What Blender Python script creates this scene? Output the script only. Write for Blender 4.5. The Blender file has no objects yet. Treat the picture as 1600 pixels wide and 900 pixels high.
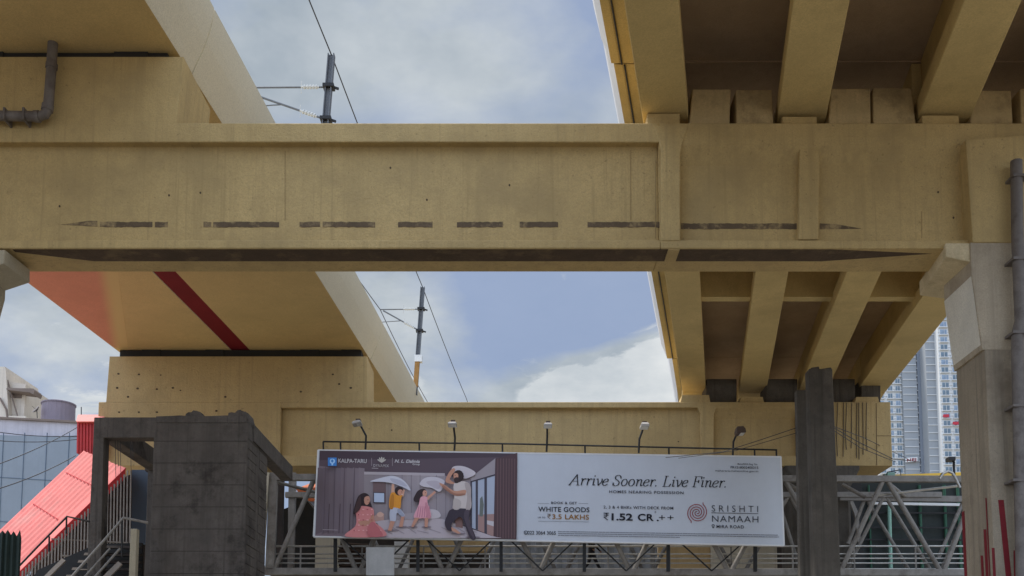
import bpy, bmesh, math, random
from mathutils import Vector, Matrix
random.seed(7)
# ------------------------------------------------------------------ camera, sky, sun
SC = bpy.context.scene
COL = SC.collection
FPX, HORIZON, TILT = 1600.0, 1105.0, 0.094          # focal length and horizon in photo pixels
TH = math.atan(TILT); CT, ST = math.cos(TH), math.sin(TH)
PPY = HORIZON - FPX * TILT
EYE = Vector((0, 0, 1.6))
cam = bpy.data.cameras.new('camera'); camo = bpy.data.objects.new('camera', cam); COL.objects.link(camo)
camo.location = EYE; camo.rotation_euler = (math.pi / 2 + TH, 0, 0)
cam.sensor_width = 36; cam.sensor_fit = 'HORIZONTAL'; cam.lens = 36 * FPX / 1600
cam.shift_y = (PPY - 450) / 1600; cam.clip_start = 0.1; cam.clip_end = 5000
SC.camera = camo
SUN_EL, SUN_AZ = math.radians(64), math.radians(-66)   # azimuth from +Y towards +X
w = bpy.data.worlds.new('World'); SC.world = w; w.use_nodes = True
nt = w.node_tree; N = nt.nodes; LK = nt.links; N.clear()
out = N.new('ShaderNodeOutputWorld'); bg = N.new('ShaderNodeBackground'); LK.new(bg.outputs[0], out.inputs[0])
bg.inputs[1].default_value = 0.085
sky = N.new('ShaderNodeTexSky'); sky.sky_type = 'NISHITA'; sky.sun_disc = False
sky.sun_elevation = SUN_EL; sky.sun_rotation = SUN_AZ; sky.air_density = 1.0; sky.dust_density = 2.2; sky.ozone_density = 1.0
tc = N.new('ShaderNodeTexCoord')
def node(t, **kw):
    n = N.new(t)
    for k, v in kw.items(): setattr(n, k, v)
    return n
def wmath(op, a, b=None, c=None):
    n = node('ShaderNodeMath', operation=op)
    for i, v in enumerate((a, b, c)):
        if v is None: continue
        if isinstance(v, (int, float)): n.inputs[i].default_value = v
        else: LK.new(v, n.inputs[i])
    return n.outputs[0]
sep = node('ShaderNodeSeparateXYZ'); LK.new(tc.outputs['Generated'], sep.inputs[0])
zz = wmath('ADD', wmath('MAXIMUM', sep.outputs[2], 0.0), 0.22)
comb = node('ShaderNodeCombineXYZ')
LK.new(wmath('DIVIDE', sep.outputs[0], zz), comb.inputs[0]); LK.new(wmath('DIVIDE', sep.outputs[1], zz), comb.inputs[1])
def wnoise(scale, detail, off, rough=0.55, dist=0.0):
    mp = node('ShaderNodeMapping'); mp.inputs['Location'].default_value = off; LK.new(comb.outputs[0], mp.inputs[0])
    n = node('ShaderNodeTexNoise'); n.inputs['Scale'].default_value = scale; n.inputs['Detail'].default_value = detail
    n.inputs['Roughness'].default_value = rough; n.inputs['Distortion'].default_value = dist
    LK.new(mp.outputs[0], n.inputs['Vector']); return n.outputs[0]
def sky_dir(px, py):
    x = (px - 800) / FPX; y = (PPY - py) / FPX
    return Vector((x, CT - y * ST, ST + y * CT)).normalized()
def blob(px, py, rad, amp):                       # a bank or a gap in the clouds, in sky directions
    d = sky_dir(px, py)
    v = node('ShaderNodeVectorMath', operation='DISTANCE'); LK.new(tc.outputs['Generated'], v.inputs[0]); v.inputs[1].default_value = d
    q = wmath('DIVIDE', v.outputs['Value'], rad / FPX)
    return wmath('MULTIPLY', wmath('EXPONENT', wmath('MULTIPLY', wmath('MULTIPLY', q, q), -1.0)), amp)
cov = wnoise(1.7, 7, (3.1, 1.7, 0.4), 0.56, 0.25)
for a in ((860, 480, 120, -0.30), (1000, 500, 90, -0.14), (930, 60, 90, -0.10), (700, 100, 150, 0.10), (800, 30, 120, .06), (890, 640, 85, 0.42), (1020, 570, 60, 0.34), (950, 600, 50, .2),
          (640, 520, 130, 0.16), (450, 60, 120, 0.14), (800, 620, 60, 0.1), (60, 560, 150, -0.02)):
    cov = wmath('ADD', cov, blob(*a))
ramp = node('ShaderNodeValToRGB'); LK.new(cov, ramp.inputs[0])
ramp.color_ramp.elements[0].position = 0.44; ramp.color_ramp.elements[0].color = (0.12, 0.12, 0.12, 1)
ramp.color_ramp.elements[1].position = 0.60; ramp.color_ramp.elements[1].color = (0.96, 0.96, 0.96, 1)
shade = node('ShaderNodeValToRGB'); LK.new(wnoise(2.3, 6, (9.0, 4.2, 1.0), 0.6), shade.inputs[0])
shade.color_ramp.elements[0].position = 0.35; shade.color_ramp.elements[0].color = (3.9, 4.65, 5.4, 1)
shade.color_ramp.elements[1].position = 0.68; shade.color_ramp.elements[1].color = (8.0, 8.5, 8.8, 1)
blue = node('ShaderNodeMix', data_type='RGBA'); blue.inputs[0].default_value = 0.72
LK.new(sky.outputs[0], blue.inputs[6]); blue.inputs[7].default_value = (3.9, 5.0, 7.6, 1)   # thin high haze over the blue
mix = node('ShaderNodeMix', data_type='RGBA'); LK.new(ramp.outputs[0], mix.inputs[0])
LK.new(blue.outputs[2], mix.inputs[6]); LK.new(shade.outputs[0], mix.inputs[7])
heap = wmath('MULTIPLY', wmath('SUBTRACT', wnoise(6.5, 9, (1.3, 7.7, 2.0), 0.62, 0.4), 0.5), 2.4)
for a in ((905, 640, 58, .95), (850, 645, 50, .85), (890, 590, 26, .35), (1010, 625, 62, 1.0), (1050, 560, 40, .75), (960, 640, 60, .9), (1100, 600, 90, 1.0), (640, 640, 60, .45), (120, 640, 110, .5)): heap = wmath('ADD', heap, blob(*a))
hr = node('ShaderNodeMapRange', interpolation_type='SMOOTHSTEP'); LK.new(heap, hr.inputs[0]); hr.inputs[1].default_value = 0.42; hr.inputs[2].default_value = 0.66
hs = node('ShaderNodeValToRGB'); LK.new(wnoise(4.0, 6, (5.0, 2.2, 3.0), 0.6), hs.inputs[0])
hs.color_ramp.elements[0].position = 0.36; hs.color_ramp.elements[0].color = (6.6, 7.2, 7.7, 1); hs.color_ramp.elements[1].position = 0.62; hs.color_ramp.elements[1].color = (9.2, 9.5, 9.6, 1)
mix2 = node('ShaderNodeMix', data_type='RGBA'); LK.new(wmath('MULTIPLY', hr.outputs[0], 0.92), mix2.inputs[0]); LK.new(mix.outputs[2], mix2.inputs[6]); LK.new(hs.outputs[0], mix2.inputs[7])
# added fill light: unseen sky behind the viewer brightened for surfaces facing the camera
dp = node('ShaderNodeVectorMath', operation='DOT_PRODUCT'); LK.new(tc.outputs['Generated'], dp.inputs[0]); dp.inputs[1].default_value = Vector((-0.30, -0.72, 0.62)).normalized()
gl = node('ShaderNodeMapRange', interpolation_type='SMOOTHSTEP'); LK.new(dp.outputs['Value'], gl.inputs[0]); gl.inputs[1].default_value = 0.1; gl.inputs[2].default_value = 1.0; gl.inputs[3].default_value = 1.0; gl.inputs[4].default_value = 3.6
vm = node('ShaderNodeVectorMath', operation='SCALE'); LK.new(mix2.outputs[2], vm.inputs[0]); LK.new(gl.outputs[0], vm.inputs['Scale'])
LK.new(vm.outputs[0], bg.inputs[0])
sl = bpy.data.lights.new('sun', 'SUN'); sl.energy = 4.2; sl.angle = math.radians(8); sl.color = (1.0, 0.95, 0.87)
so = bpy.data.objects.new('sun', sl); COL.objects.link(so)
SDIR = Vector((math.sin(SUN_AZ) * math.cos(SUN_EL), math.cos(SUN_AZ) * math.cos(SUN_EL), math.sin(SUN_EL)))
so.rotation_euler = SDIR.to_track_quat('Z', 'Y').to_euler()
vs = SC.view_settings; vs.view_transform = 'Standard'; vs.look = 'None'; vs.exposure = 0.0; vs.gamma = 1.0; vs.use_curve_mapping = False
SC.cycles.max_bounces = 8; SC.cycles.diffuse_bounces = 5; SC.cycles.use_denoising = True

# ------------------------------------------------------------------ where a photo point lies in the place
def ray(px, py):
    x = (px - 800) / FPX; y = (PPY - py) / FPX
    return Vector((x, CT - y * ST, ST + y * CT))
def W(px, py, Y):
    d = ray(px, py); return EYE + d * (Y / d.y)
def L(px, py, z):                                    # on the level plane z
    d = ray(px, py); return EYE + d * ((z - EYE.z) / d.z)
def Zat(py, Y): return W(800, py, Y).z
def Xat(px, py, Y): return W(px, py, Y).x

# ------------------------------------------------------------------ materials
def srgb(r, g, b):
    f = lambda c: ((c / 255 + 0.055) / 1.055) ** 2.4 if c > 10 else c / 255 / 12.92
    return (f(r), f(g), f(b), 1)
MATS = {}
def mat(name, col, rough=0.7, var=0.0, scale=1.2, streak=0.0, speck=0.0, bump=0.0, bscale=40, metal=0.0, dirt=None, dirt_amt=0.0, dirt_scale=0.5, spec=0.3):
    m = bpy.data.materials.new(name); m.use_nodes = True; t = m.node_tree; b = t.nodes['Principled BSDF']
    b.inputs['Roughness'].default_value = rough; b.inputs['Metallic'].default_value = metal
    b.inputs['Specular IOR Level'].default_value = spec
    c = (*col[:3], 1); MATS[name] = m
    if not (var or streak or speck or bump or dirt_amt):
        b.inputs['Base Color'].default_value = c; return m
    tc = t.nodes.new('ShaderNodeTexCoord'); cur = None
    def noise(sc, det, mapscale=None, rgh=0.6):
        n = t.nodes.new('ShaderNodeTexNoise'); n.inputs['Scale'].default_value = sc; n.inputs['Detail'].default_value = det; n.inputs['Roughness'].default_value = rgh
        if mapscale:
            mp = t.nodes.new('ShaderNodeMapping'); mp.inputs['Scale'].default_value = mapscale
            t.links.new(tc.outputs['Object'], mp.inputs[0]); t.links.new(mp.outputs[0], n.inputs['Vector'])
        else: t.links.new(tc.outputs['Object'], n.inputs['Vector'])
        return n.outputs[0]
    def layer(cur, fac, lo, hi, c2, amt):
        r = t.nodes.new('ShaderNodeMapRange'); r.inputs[1].default_value = lo; r.inputs[2].default_value = hi; r.inputs[3].default_value = 0; r.inputs[4].default_value = amt
        t.links.new(fac, r.inputs[0])
        mx = t.nodes.new('ShaderNodeMix'); mx.data_type = 'RGBA'; t.links.new(r.outputs[0], mx.inputs[0])
        if cur is None: mx.inputs[6].default_value = c
        else: t.links.new(cur, mx.inputs[6])
        mx.inputs[7].default_value = (*c2[:3], 1); return mx.outputs[2]
    dk = lambda k: tuple(v * k for v in col[:3])
    if var:
        cur = layer(cur, noise(scale, 6), 0.35, 0.65, dk(1 - var), 1.0)
        cur = layer(cur, noise(scale * 7, 4), 0.5, 0.75, dk(1 - var * 1.3), 0.7)
    if streak: cur = layer(cur, noise(1.0, 5, (3.2, 3.2, 0.16)), 0.5, 0.72, dk(1 - streak), 0.9); cur = layer(cur, noise(1.0, 3, (9, 9, 0.22)), 0.56, 0.68, dk(1 - streak * 1.2), 0.7)
    if bump: cur = layer(cur, noise(34, 2, None, 0.8), 0.42, 0.62, dk(0.70), 0.55)
    if dirt_amt: cur = layer(cur, noise(dirt_scale, 7, None, 0.68), 0.52, 0.68, dirt or dk(0.4), dirt_amt)
    if speck: cur = layer(cur, noise(9, 3, None, 0.75), 0.63, 0.69, dk(0.45), speck)
    if cur is None: b.inputs['Base Color'].default_value = c
    else: t.links.new(cur, b.inputs['Base Color'])
    if bump:
        bp = t.nodes.new('ShaderNodeBump'); bp.inputs['Strength'].default_value = bump; bp.inputs['Distance'].default_value = 0.03
        t.links.new(noise(bscale, 5, None, 0.7), bp.inputs['Height']); t.links.new(bp.outputs[0], b.inputs['Normal'])
    return m
P_YEL = mat('yellow_concrete_paint', (0.60, 0.44, 0.20), 0.8, 0.20, 0.6, 0.26, 0.6, 0.8, 16, dirt=(0.36, 0.265, 0.13), dirt_amt=0.4, dirt_scale=0.6)
P_YEL2 = mat('yellow_paint_far_beam', (0.58, 0.425, 0.20), 0.8, 0.16, 0.6, 0.22, 0.6, 0.5, 14, dirt=(0.36, 0.265, 0.13), dirt_amt=0.5, dirt_scale=0.55)
P_GIRD = mat('girder_paint', (0.69, 0.525, 0.235), 0.8, 0.15, 0.6, 0.0, 0.15, 0.35, 20, dirt=(0.28, 0.20, 0.09), dirt_amt=0.3, dirt_scale=0.35)
P_DECK = mat('deck_soffit_concrete', (0.55, 0.41, 0.27), 0.9, 0.2, 0.8, 0, 0.1, 0.3, 20)
P_CREAM = mat('cream_trough_paint', (0.72, 0.65, 0.49), 0.75, 0.05, 0.5, 0.04, 0.0, 0.08, 12)
P_SOFF = mat('trough_soffit_paint', (0.67, 0.49, 0.22), 0.8, 0.12, 0.5, 0.0, 0.05, 0.25, 20, dirt=(0.36, 0.25, 0.12), dirt_amt=0.25, dirt_scale=0.3)
P_PINK = mat('red_bounce_soffit_tint', (0.70, 0.30, 0.19), 0.8, 0.12, 0.7, 0, 0.0, 0.2, 20)  # light bounced off the red roof, painted as a pink tint
BLKP = mat('darker_joint_paint', (0.42, 0.30, 0.14), 0.85, 0.3, 2.0, 0.2)  # slightly darker paint tone for the formwork joint lines
P_DARK = mat('unpainted_dark_strip', (0.115, 0.078, 0.05), 0.9, 0.35, 2.0, 0.3, 0.4, 0.5, 14, dirt=(0.22, 0.16, 0.085), dirt_amt=0.6, dirt_scale=1.6)
P_DASH = mat('worn_bare_strip', (0.17, 0.122, 0.075), 0.9, 0.35, 3.0, 0.3, 0.3, 0.4, 14, dirt=(0.42, 0.31, 0.155), dirt_amt=0.9, dirt_scale=3.2)
P_GRAY = mat('bare_grey_concrete', (0.37, 0.31, 0.23), 0.9, 0.2, 0.9, 0.5, 0.4, 0.6, 18, dirt=(0.14, 0.105, 0.075), dirt_amt=0.6, dirt_scale=0.7)
P_CORB = mat('pale_corbel_paint', (0.72, 0.60, 0.38), 0.85, 0.18, 1.5, 0.2, 0.4, 0.5, 16, dirt=(0.3, 0.23, 0.13), dirt_amt=0.5, dirt_scale=1.2)
P_CAP = mat('capital_concrete', (0.50, 0.42, 0.31), 0.9, 0.16, 1.0, 0.25, 0.2, 0.6, 16, dirt=(0.17, 0.14, 0.10), dirt_amt=0.5, dirt_scale=0.9)
P_REND = mat('gap_lit_cement', (0.80, 0.76, 0.66), 0.95, 0.12, 1.5, 0.15, 0.3, 0.8, 20)  # cement finish made paler to hold the light from the gap
P_PALE = mat('pale_bare_concrete', (0.50, 0.44, 0.32), 0.9, 0.14, 1.2, 0.2, 0.1, 0.4, 18, dirt=(0.22, 0.19, 0.15), dirt_amt=0.3, dirt_scale=1.0)
P_OLD = mat('weathered_dark_concrete', (0.145, 0.127, 0.112), 0.95, 0.35, 1.4, 0.5, 0.4, 0.8, 12, dirt=(0.022, 0.018, 0.016), dirt_amt=0.8, dirt_scale=0.9)
P_POST = mat('dark_column_concrete', (0.14, 0.125, 0.107), 0.95, 0.3, 1.2, 0.5, 0.35, 0.5, 14, dirt=(0.05, 0.046, 0.042), dirt_amt=0.5, dirt_scale=0.9)
P_WHITE = mat('white_barrier_paint', (0.78, 0.79, 0.80), 0.6, 0.06, 1.0, 0.1)
P_RUB = mat('black_rubber_and_gap_shade', (0.03, 0.028, 0.026), 0.8)  # bearing rubber, and the black that paints shade into gaps
P_PIPE = mat('weathered_grey_pipe', (0.20, 0.175, 0.16), 0.55, 0.3, 4.0, 0.2, 0.2, dirt=(0.08, 0.06, 0.05), dirt_amt=0.5, dirt_scale=2.0)
P_STEEL = mat('galvanised_mast_steel', (0.15, 0.16, 0.175), 0.55, 0.2, 4.0, 0.2)
P_RUST = mat('rusted_mast_band', (0.36, 0.19, 0.06), 0.8, 0.25, 6.0)
P_TUBE = mat('grey_painted_tube', (0.29, 0.27, 0.245), 0.5, 0.25, 3.0, 0.2, 0.2, dirt=(0.10, 0.075, 0.055), dirt_amt=0.5, dirt_scale=1.5)
P_RAIL = mat('stainless_rail', (0.55, 0.53, 0.49), 0.35, 0.25, 4.0, metal=0.55)
P_BLK = mat('black_steel', (0.025, 0.025, 0.025), 0.6, 0.2, 4.0)
P_RED = mat('red_roof_sheet', (0.82, 0.21, 0.18), 0.5, 0.18, 0.9, 0.2, 0.25, dirt=(0.55, 0.30, 0.25), dirt_amt=0.5, dirt_scale=0.6)
P_RED2 = mat('deep_red_sheet', (0.60, 0.045, 0.045), 0.45, 0.15, 2.0)
P_BARRED = mat('red_stripe_paint', (0.20, 0.012, 0.018), 0.7, 0.25, 3.0, 0.2)
P_MAROON = mat('maroon_joint_cover', (0.20, 0.008, 0.014), 0.8, 0.15, 1.0)
P_WIRE = mat('dark_wire', (0.05, 0.05, 0.055), 0.6)
P_INS = mat('pale_insulator', (0.55, 0.55, 0.52), 0.4)
P_BOARD = mat('billboard_vinyl', (0.60, 0.64, 0.70), 0.5, 0.04, 2.0, 0.03)
P_GLASSB = mat('blue_grey_cladding', (0.24, 0.275, 0.31), 0.6, 0.1, 0.6, 0.1, spec=0.5)
P_SEAM = mat('cladding_seam', (0.10, 0.14, 0.19), 0.6)
P_LILAC = mat('lilac_parapet_paint', (0.52, 0.49, 0.52), 0.8, 0.12, 1.0, 0.2, dirt=(0.3, 0.27, 0.28), dirt_amt=0.3)
P_TANK = mat('mauve_tank_plastic', (0.26, 0.215, 0.25), 0.6, 0.12, 1.5, 0.15)
P_HOUSE = mat('cream_house_wall', (0.68, 0.60, 0.50), 0.85, 0.1, 1.0, 0.2)
P_TRIM = mat('brown_trim', (0.22, 0.17, 0.14), 0.8, 0.15, 2.0)
P_TOWW = mat('tower_white_wall', (0.60, 0.61, 0.60), 0.8, 0.07, 0.05, 0.06)
P_TOWG = mat('tower_grey_panel', (0.29, 0.31, 0.325), 0.8, 0.08, 0.05)
P_TOWD = mat('tower_dark_shaft', (0.2, 0.225, 0.26), 0.8, 0.1, 0.05)
P_PANE = mat('tower_window_pane', (0.12, 0.19, 0.25), 0.15, 0.45, 0.11, spec=0.7)
P_PANE2 = mat('tower_window_pane_bluish', (0.24, 0.33, 0.44), 0.2, 0.45, 0.11, spec=0.7)
P_NET = mat('dark_netting', (0.042, 0.05, 0.047), 0.9, 0.3, 0.9, 0.2)
P_GRN = mat('green_pole_paint', (0.04, 0.12, 0.075), 0.6, 0.2, 2)
P_MINT = mat('mint_pole_paint', (0.30, 0.52, 0.42), 0.5, 0.2, 2)
P_YBEAM = mat('yellow_gantry_paint', (0.72, 0.45, 0.06), 0.5, 0.1, 1.0, 0.1)
P_CORR = mat('grey_corrugated_sheet', (0.36, 0.38, 0.40), 0.5, 0.2, 1.2, 0.25, metal=0.2)
P_OCHRE = mat('ochre_wall_paint', (0.56, 0.40, 0.20), 0.85, 0.12, 1.0, 0.2)
P_CRWALL = mat('cream_wall_paint', (0.68, 0.62, 0.49), 0.85, 0.1, 1.0, 0.2)
P_GSHEET = mat('dark_green_sheet', (0.022, 0.04, 0.036), 0.7, 0.25, 2.0, 0.3)
P_STEP = mat('dark_stair_steel', (0.055, 0.045, 0.04), 0.8, 0.3, 3.0)
P_BAR = mat('fence_bar_paint', (0.34, 0.30, 0.26), 0.55, 0.25, 4.0)
P_ORANGE = mat('orange_tile_roof', (0.52, 0.15, 0.06), 0.8, 0.2, 3.0)
P_SKIN = mat('skin', (0.30, 0.17, 0.11), 0.6)
P_CLOTH = mat('black_cloth', (0.018, 0.018, 0.022), 0.9)
P_HAIR = mat('black_hair', (0.012, 0.010, 0.010), 0.7)
P_GROUND = mat('pale_dusty_ground', (0.36, 0.32, 0.255), 0.95, 0.15, 0.15, 0, 0.1)
P_ROAD = mat('asphalt', (0.06, 0.058, 0.055), 0.9, 0.2, 0.8, 0, 0.2)
P_STREET = mat('concrete_street', (0.15, 0.135, 0.115), 0.9, 0.2, 0.8, 0, 0.2)
P_LINE = mat('road_line_paint', (0.75, 0.75, 0.72), 0.8, 0.15, 2.0)
P_KERB = mat('kerb_concrete', (0.42, 0.41, 0.38), 0.9, 0.12, 1.5)
P_PLATE = mat('white_plate', (0.72, 0.72, 0.70), 0.5, 0.06, 2.0)
P_NOTICE = mat('grey_white_plate', (0.50, 0.50, 0.49), 0.6, 0.15, 3.0, 0.2)
P_BUNDLE = mat('rusty_scaffold_tubes', (0.13, 0.085, 0.06), 0.8, 0.35, 4.0)
P_LAMP = mat('floodlight_housing', (0.50, 0.47, 0.43), 0.5, 0.2, 6)
P_LAMPB = mat('brown_floodlight_housing', (0.10, 0.07, 0.055), 0.6, 0.2, 6)

def flat(r, g, b, name=None):
    k = name or 'print_ink_%02x%02x%02x' % (r, g, b)
    if k not in MATS: mat(k, srgb(r, g, b), 0.55)
    return MATS[k]

# ------------------------------------------------------------------ mesh building
class MB:
    def __init__(s): s.v = []; s.f = []; s.m = []
    def add(s, vs, fs, m=0):
        o = len(s.v); s.v += [Vector(p) for p in vs]
        for f in fs: s.f.append([o + i for i in f]); s.m.append(m)
    def poly(s, pts, m=0): s.add(pts, [list(range(len(pts)))], m)
    def box(s, x0, x1, y0, y1, z0, z1, m=0):
        s.add([(x0, y0, z0), (x1, y0, z0), (x1, y1, z0), (x0, y1, z0), (x0, y0, z1), (x1, y0, z1), (x1, y1, z1), (x0, y1, z1)],
              [(0, 3, 2, 1), (4, 5, 6, 7), (0, 1, 5, 4), (1, 2, 6, 5), (2, 3, 7, 6), (3, 0, 4, 7)], m)
    def prism(s, a, b, m=0, caps=True):
        n = len(a); fs = [(i, (i + 1) % n, n + (i + 1) % n, n + i) for i in range(n)]
        if caps: fs += [list(range(n - 1, -1, -1)), list(range(n, 2 * n))]
        s.add(list(a) + list(b), fs, m)
    def loft(s, rings, m=0):
        for i in range(len(rings) - 1): s.prism(rings[i], rings[i + 1], m, False)
        n = len(rings[0]); s.poly(list(reversed(rings[0])), m); s.poly(rings[-1], m)
    def tube(s, pts, r, n=8, m=0, r2=None):
        pts = [Vector(p) for p in pts]; rings = []
        for i, p in enumerate(pts):
            d = (pts[min(i + 1, len(pts) - 1)] - pts[max(i - 1, 0)]).normalized()
            a = d.orthogonal().normalized() if i == 0 else (rings_a - d * rings_a.dot(d)).normalized()
            rings_a = a; b = d.cross(a); q = r if r2 is None else r + (r2 - r) * i / max(1, len(pts) - 1)
            rings.append([p + (a * math.cos(2 * math.pi * k / n) + b * math.sin(2 * math.pi * k / n)) * q for k in range(n)])
        s.loft(rings, m)
    def bar(s, p, q, wx, wz, m=0):                   # square bar between two points
        p, q = Vector(p), Vector(q); d = (q - p).normalized()
        a = d.cross(Vector((0, 1, 0)));
        if a.length < 0.01: a = d.cross(Vector((0, 0, 1)))
        a.normalize(); b = d.cross(a).normalized()
        r = [a * (sx * wx / 2) + b * (sy * wz / 2) for sx, sy in ((-1, -1), (1, -1), (1, 1), (-1, 1))]
        s.prism([p + k for k in r], [q + k for k in r], m)
    def front(s, pix, Y0, Y1, m=0):                  # outline at depth Y0, real thickness back to Y1
        a = [W(px, py, Y0) for px, py in pix]; s.prism(a, [Vector((p.x, Y1, p.z)) for p in a], m)
    def build(s, name, mats, parent=None, bevel=0.0, smooth=False, seg=2):
        me = bpy.data.meshes.new(name); o = bpy.data.objects.new(name, me); COL.objects.link(o)
        off = Vector((0, 0, 0))
        if parent: off = parent.location.copy()
        me.from_pydata([tuple(p) for p in s.v], [], s.f)
        for q in (mats if isinstance(mats, (list, tuple)) else [mats]): me.materials.append(q)
        for p, k in zip(me.polygons, s.m): p.material_index = k; p.use_smooth = smooth
        bm = bmesh.new(); bm.from_mesh(me); bmesh.ops.recalc_face_normals(bm, faces=bm.faces); bm.to_mesh(me); bm.free()
        if parent: o.parent = parent; o.matrix_parent_inverse = Matrix.Translation(-off)
        if bevel:
            b = o.modifiers.new('bevel', 'BEVEL'); b.width = bevel; b.segments = seg; b.limit_method = 'ANGLE'; b.angle_limit = math.radians(30)
        return o
def thing(name, label, cat, loc=(0, 0, 0), group=None):
    o = bpy.data.objects.new(name, None); COL.objects.link(o); o.location = loc; o.empty_display_size = 0.3
    o['label'] = label; o['category'] = cat
    if group: o['group'] = group
    return o
def tag(o, label, cat, group=None):
    o['label'] = label; o['category'] = cat
    if group: o['group'] = group
    return o
def structure(o): o['kind'] = 'structure'; return o
def dup(root, delta, label, group=None):
    c = root.copy(); COL.objects.link(c); c.location = root.location + Vector(delta); c['label'] = label
    if group: c['group'] = group
    for ch in list(root.children):
        k = ch.copy(); COL.objects.link(k); k.parent = c
        for g in ch.children:
            q = g.copy(); COL.objects.link(q); q.parent = k
    return c
def lerp(a, b, t): return a + (b - a) * t

# ------------------------------------------------------------------ the ground
g = MB(); g.box(-1500, 1500, -600, 2400, -0.5, 0.0); structure(g.build('ground', P_GROUND))
g = MB(); g.box(11.6, 17.5, -200, 400, -0.3, 0.006); structure(g.build('road', P_ROAD))
g = MB(); g.box(-60, 9.0, -60, 19, -0.3, 0.005); structure(g.build('paved_street', P_STREET))
g = MB(); g.box(11.3, 11.55, -200, 400, -0.3, 0.13); structure(g.build('kerb', P_KERB))
g = MB()
for k in range(60): g.box(14.45, 14.57, -100 + k * 8, -97 + k * 8, 0.0, 0.010)
structure(g.build('road_line', P_LINE))

# ------------------------------------------------------------------ near portal beam
YN = 20.0
ZT, ZF, ZW, ZB = (Zat(p, YN) for p in (192, 222, 375, 388))
XL, XR = -13.0, 13.2
x1030, x1065, x1510 = Xat(1031, 300, YN), Xat(1063, 300, YN), Xat(1511, 300, YN)
beam = thing('portal_beam', 'nearest yellow concrete portal beam, with a row of restraint blocks under the flyover girders', 'beam', (0, 21, ZB))
YG0 = L(800, 389.5, ZB).y; YG1 = L(800, 408, ZB).y; YG2 = L(800, 425, ZB).y
def xprof(mb, prof, x0, x1, m=0): mb.prism([Vector((x0, y, z)) for y, z in prof], [Vector((x1, y, z)) for y, z in prof], m)
b = MB()
low = [(20.0, ZB), (20.0, ZW), (20.22, ZW + 0.03)]
rear = [(22.15, ZT), (22.15, ZB + 1.3), (YG2 + .03, ZB + .75), (YG2, ZB)]
xprof(b, low + [(20.22, ZF + 0.02), (20.0, ZF), (20.0, ZT)] + rear, XL, x1030)
xprof(b, low + [(20.22, Zat(250, YN)), (20.12, Zat(236, YN)), (20.02, Zat(226, YN)), (20.0, Zat(215, YN)), (20.0, ZT)] + rear, x1030, XR)
b.build('beam_body', P_YEL, beam, 0.025)
# groove in the soffit: a dark bare strip let in between the two lips
g = MB()
xa, xb = L(20, 390, ZB).x, L(1452, 400, ZB).x
xa2, xb2 = L(140, 400, ZB).x, L(1290, 400, ZB).x
g.prism([(xa, YG0, ZB - 0.004), (xa2, YG0, ZB - 0.004), (xb2, YG0, ZB - 0.004), (xb, YG0 + 0.2, ZB - 0.004), (xb2, YG1, ZB - 0.004), (xa2, YG1, ZB - 0.004), (xa, YG0 + 0.12, ZB - 0.004)],
        [(x, y, ZB + 0.05) for x, y in ((xa, YG0), (xa2, YG0), (xb2, YG0), (xb, YG0 + 0.2), (xb2, YG1), (xa2, YG1), (xa, YG0 + 0.12))])
g.build('dark_soffit_strip', P_DARK, beam)
for (p0, p1) in ((1033, 1063), (1249, 1281)):
    s = MB()
    if p0 == 1033:
        s.front([(1020, 196), (1076, 196), (1066, 226), (1063, 240), (1063, 376), (1033, 376), (1033, 232), (1030, 222)], 19.985, 20.3)
    else:
        s.front([(p0, 232), (p1, 232), (p1 - 2, 374), (p0 - 1, 374)], 20.06, 20.3)
    s.build('stiffener', P_YEL, beam, 0.02)
    if p0 > 1100: continue
    s = MB(); q0, q1 = L(p0 + 6, 395, ZB), L(p1, 395, ZB); s.box(q0.x + 0.04, q1.x - 0.04, YG0 - 0.01, YG1 + 0.01, ZB - 0.02, ZB + 0.03); s.build('soffit_bridge', P_YEL, beam)
# dark bare band that runs along the web, broken where paint has run over it
s = MB(); Yb = 20.212
def band(x0, x1, y0, y1, mb=s, jag=True):
    n = max(1, int((x1 - x0) / 4)); up = []; dn = []
    for i in range(n + 1):
        x = lerp(x0, x1, i / n); up.append((x, y0 + random.uniform(-.4, .8))); dn.append((x, y1 + random.uniform(-.9, .4)))
    mb.front(up + dn[::-1], Yb, 20.24)
s.front([(95, 351), (138, 345), (152, 345), (152, 354), (120, 352)], Yb, 20.24)
for x0, x1 in ((156, 238), (242, 262), (318, 330), (333, 436), (468, 500), (504, 586), (622, 676), (714, 786), (812, 872), (918, 1032)): band(x0, x1, 346.5, 355)
band(1064, 1247, 349, 358); s.front([(1281, 349), (1305, 350), (1346, 357), (1300, 358), (1281, 358)], Yb, 20.24)
s.build('bare_strip', P_DASH, beam)
s = MB()
for px, y0, y1 in ((445, 236, 344), (985, 234, 343), (1024, 250, 372), (1440, 330, 372)):
    s.front([(px, y0), (px + .8, y0), (px + .8, y1), (px, y1)], Yb - .001, 20.24)
s.build('formwork_joint', BLKP, beam)
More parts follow.
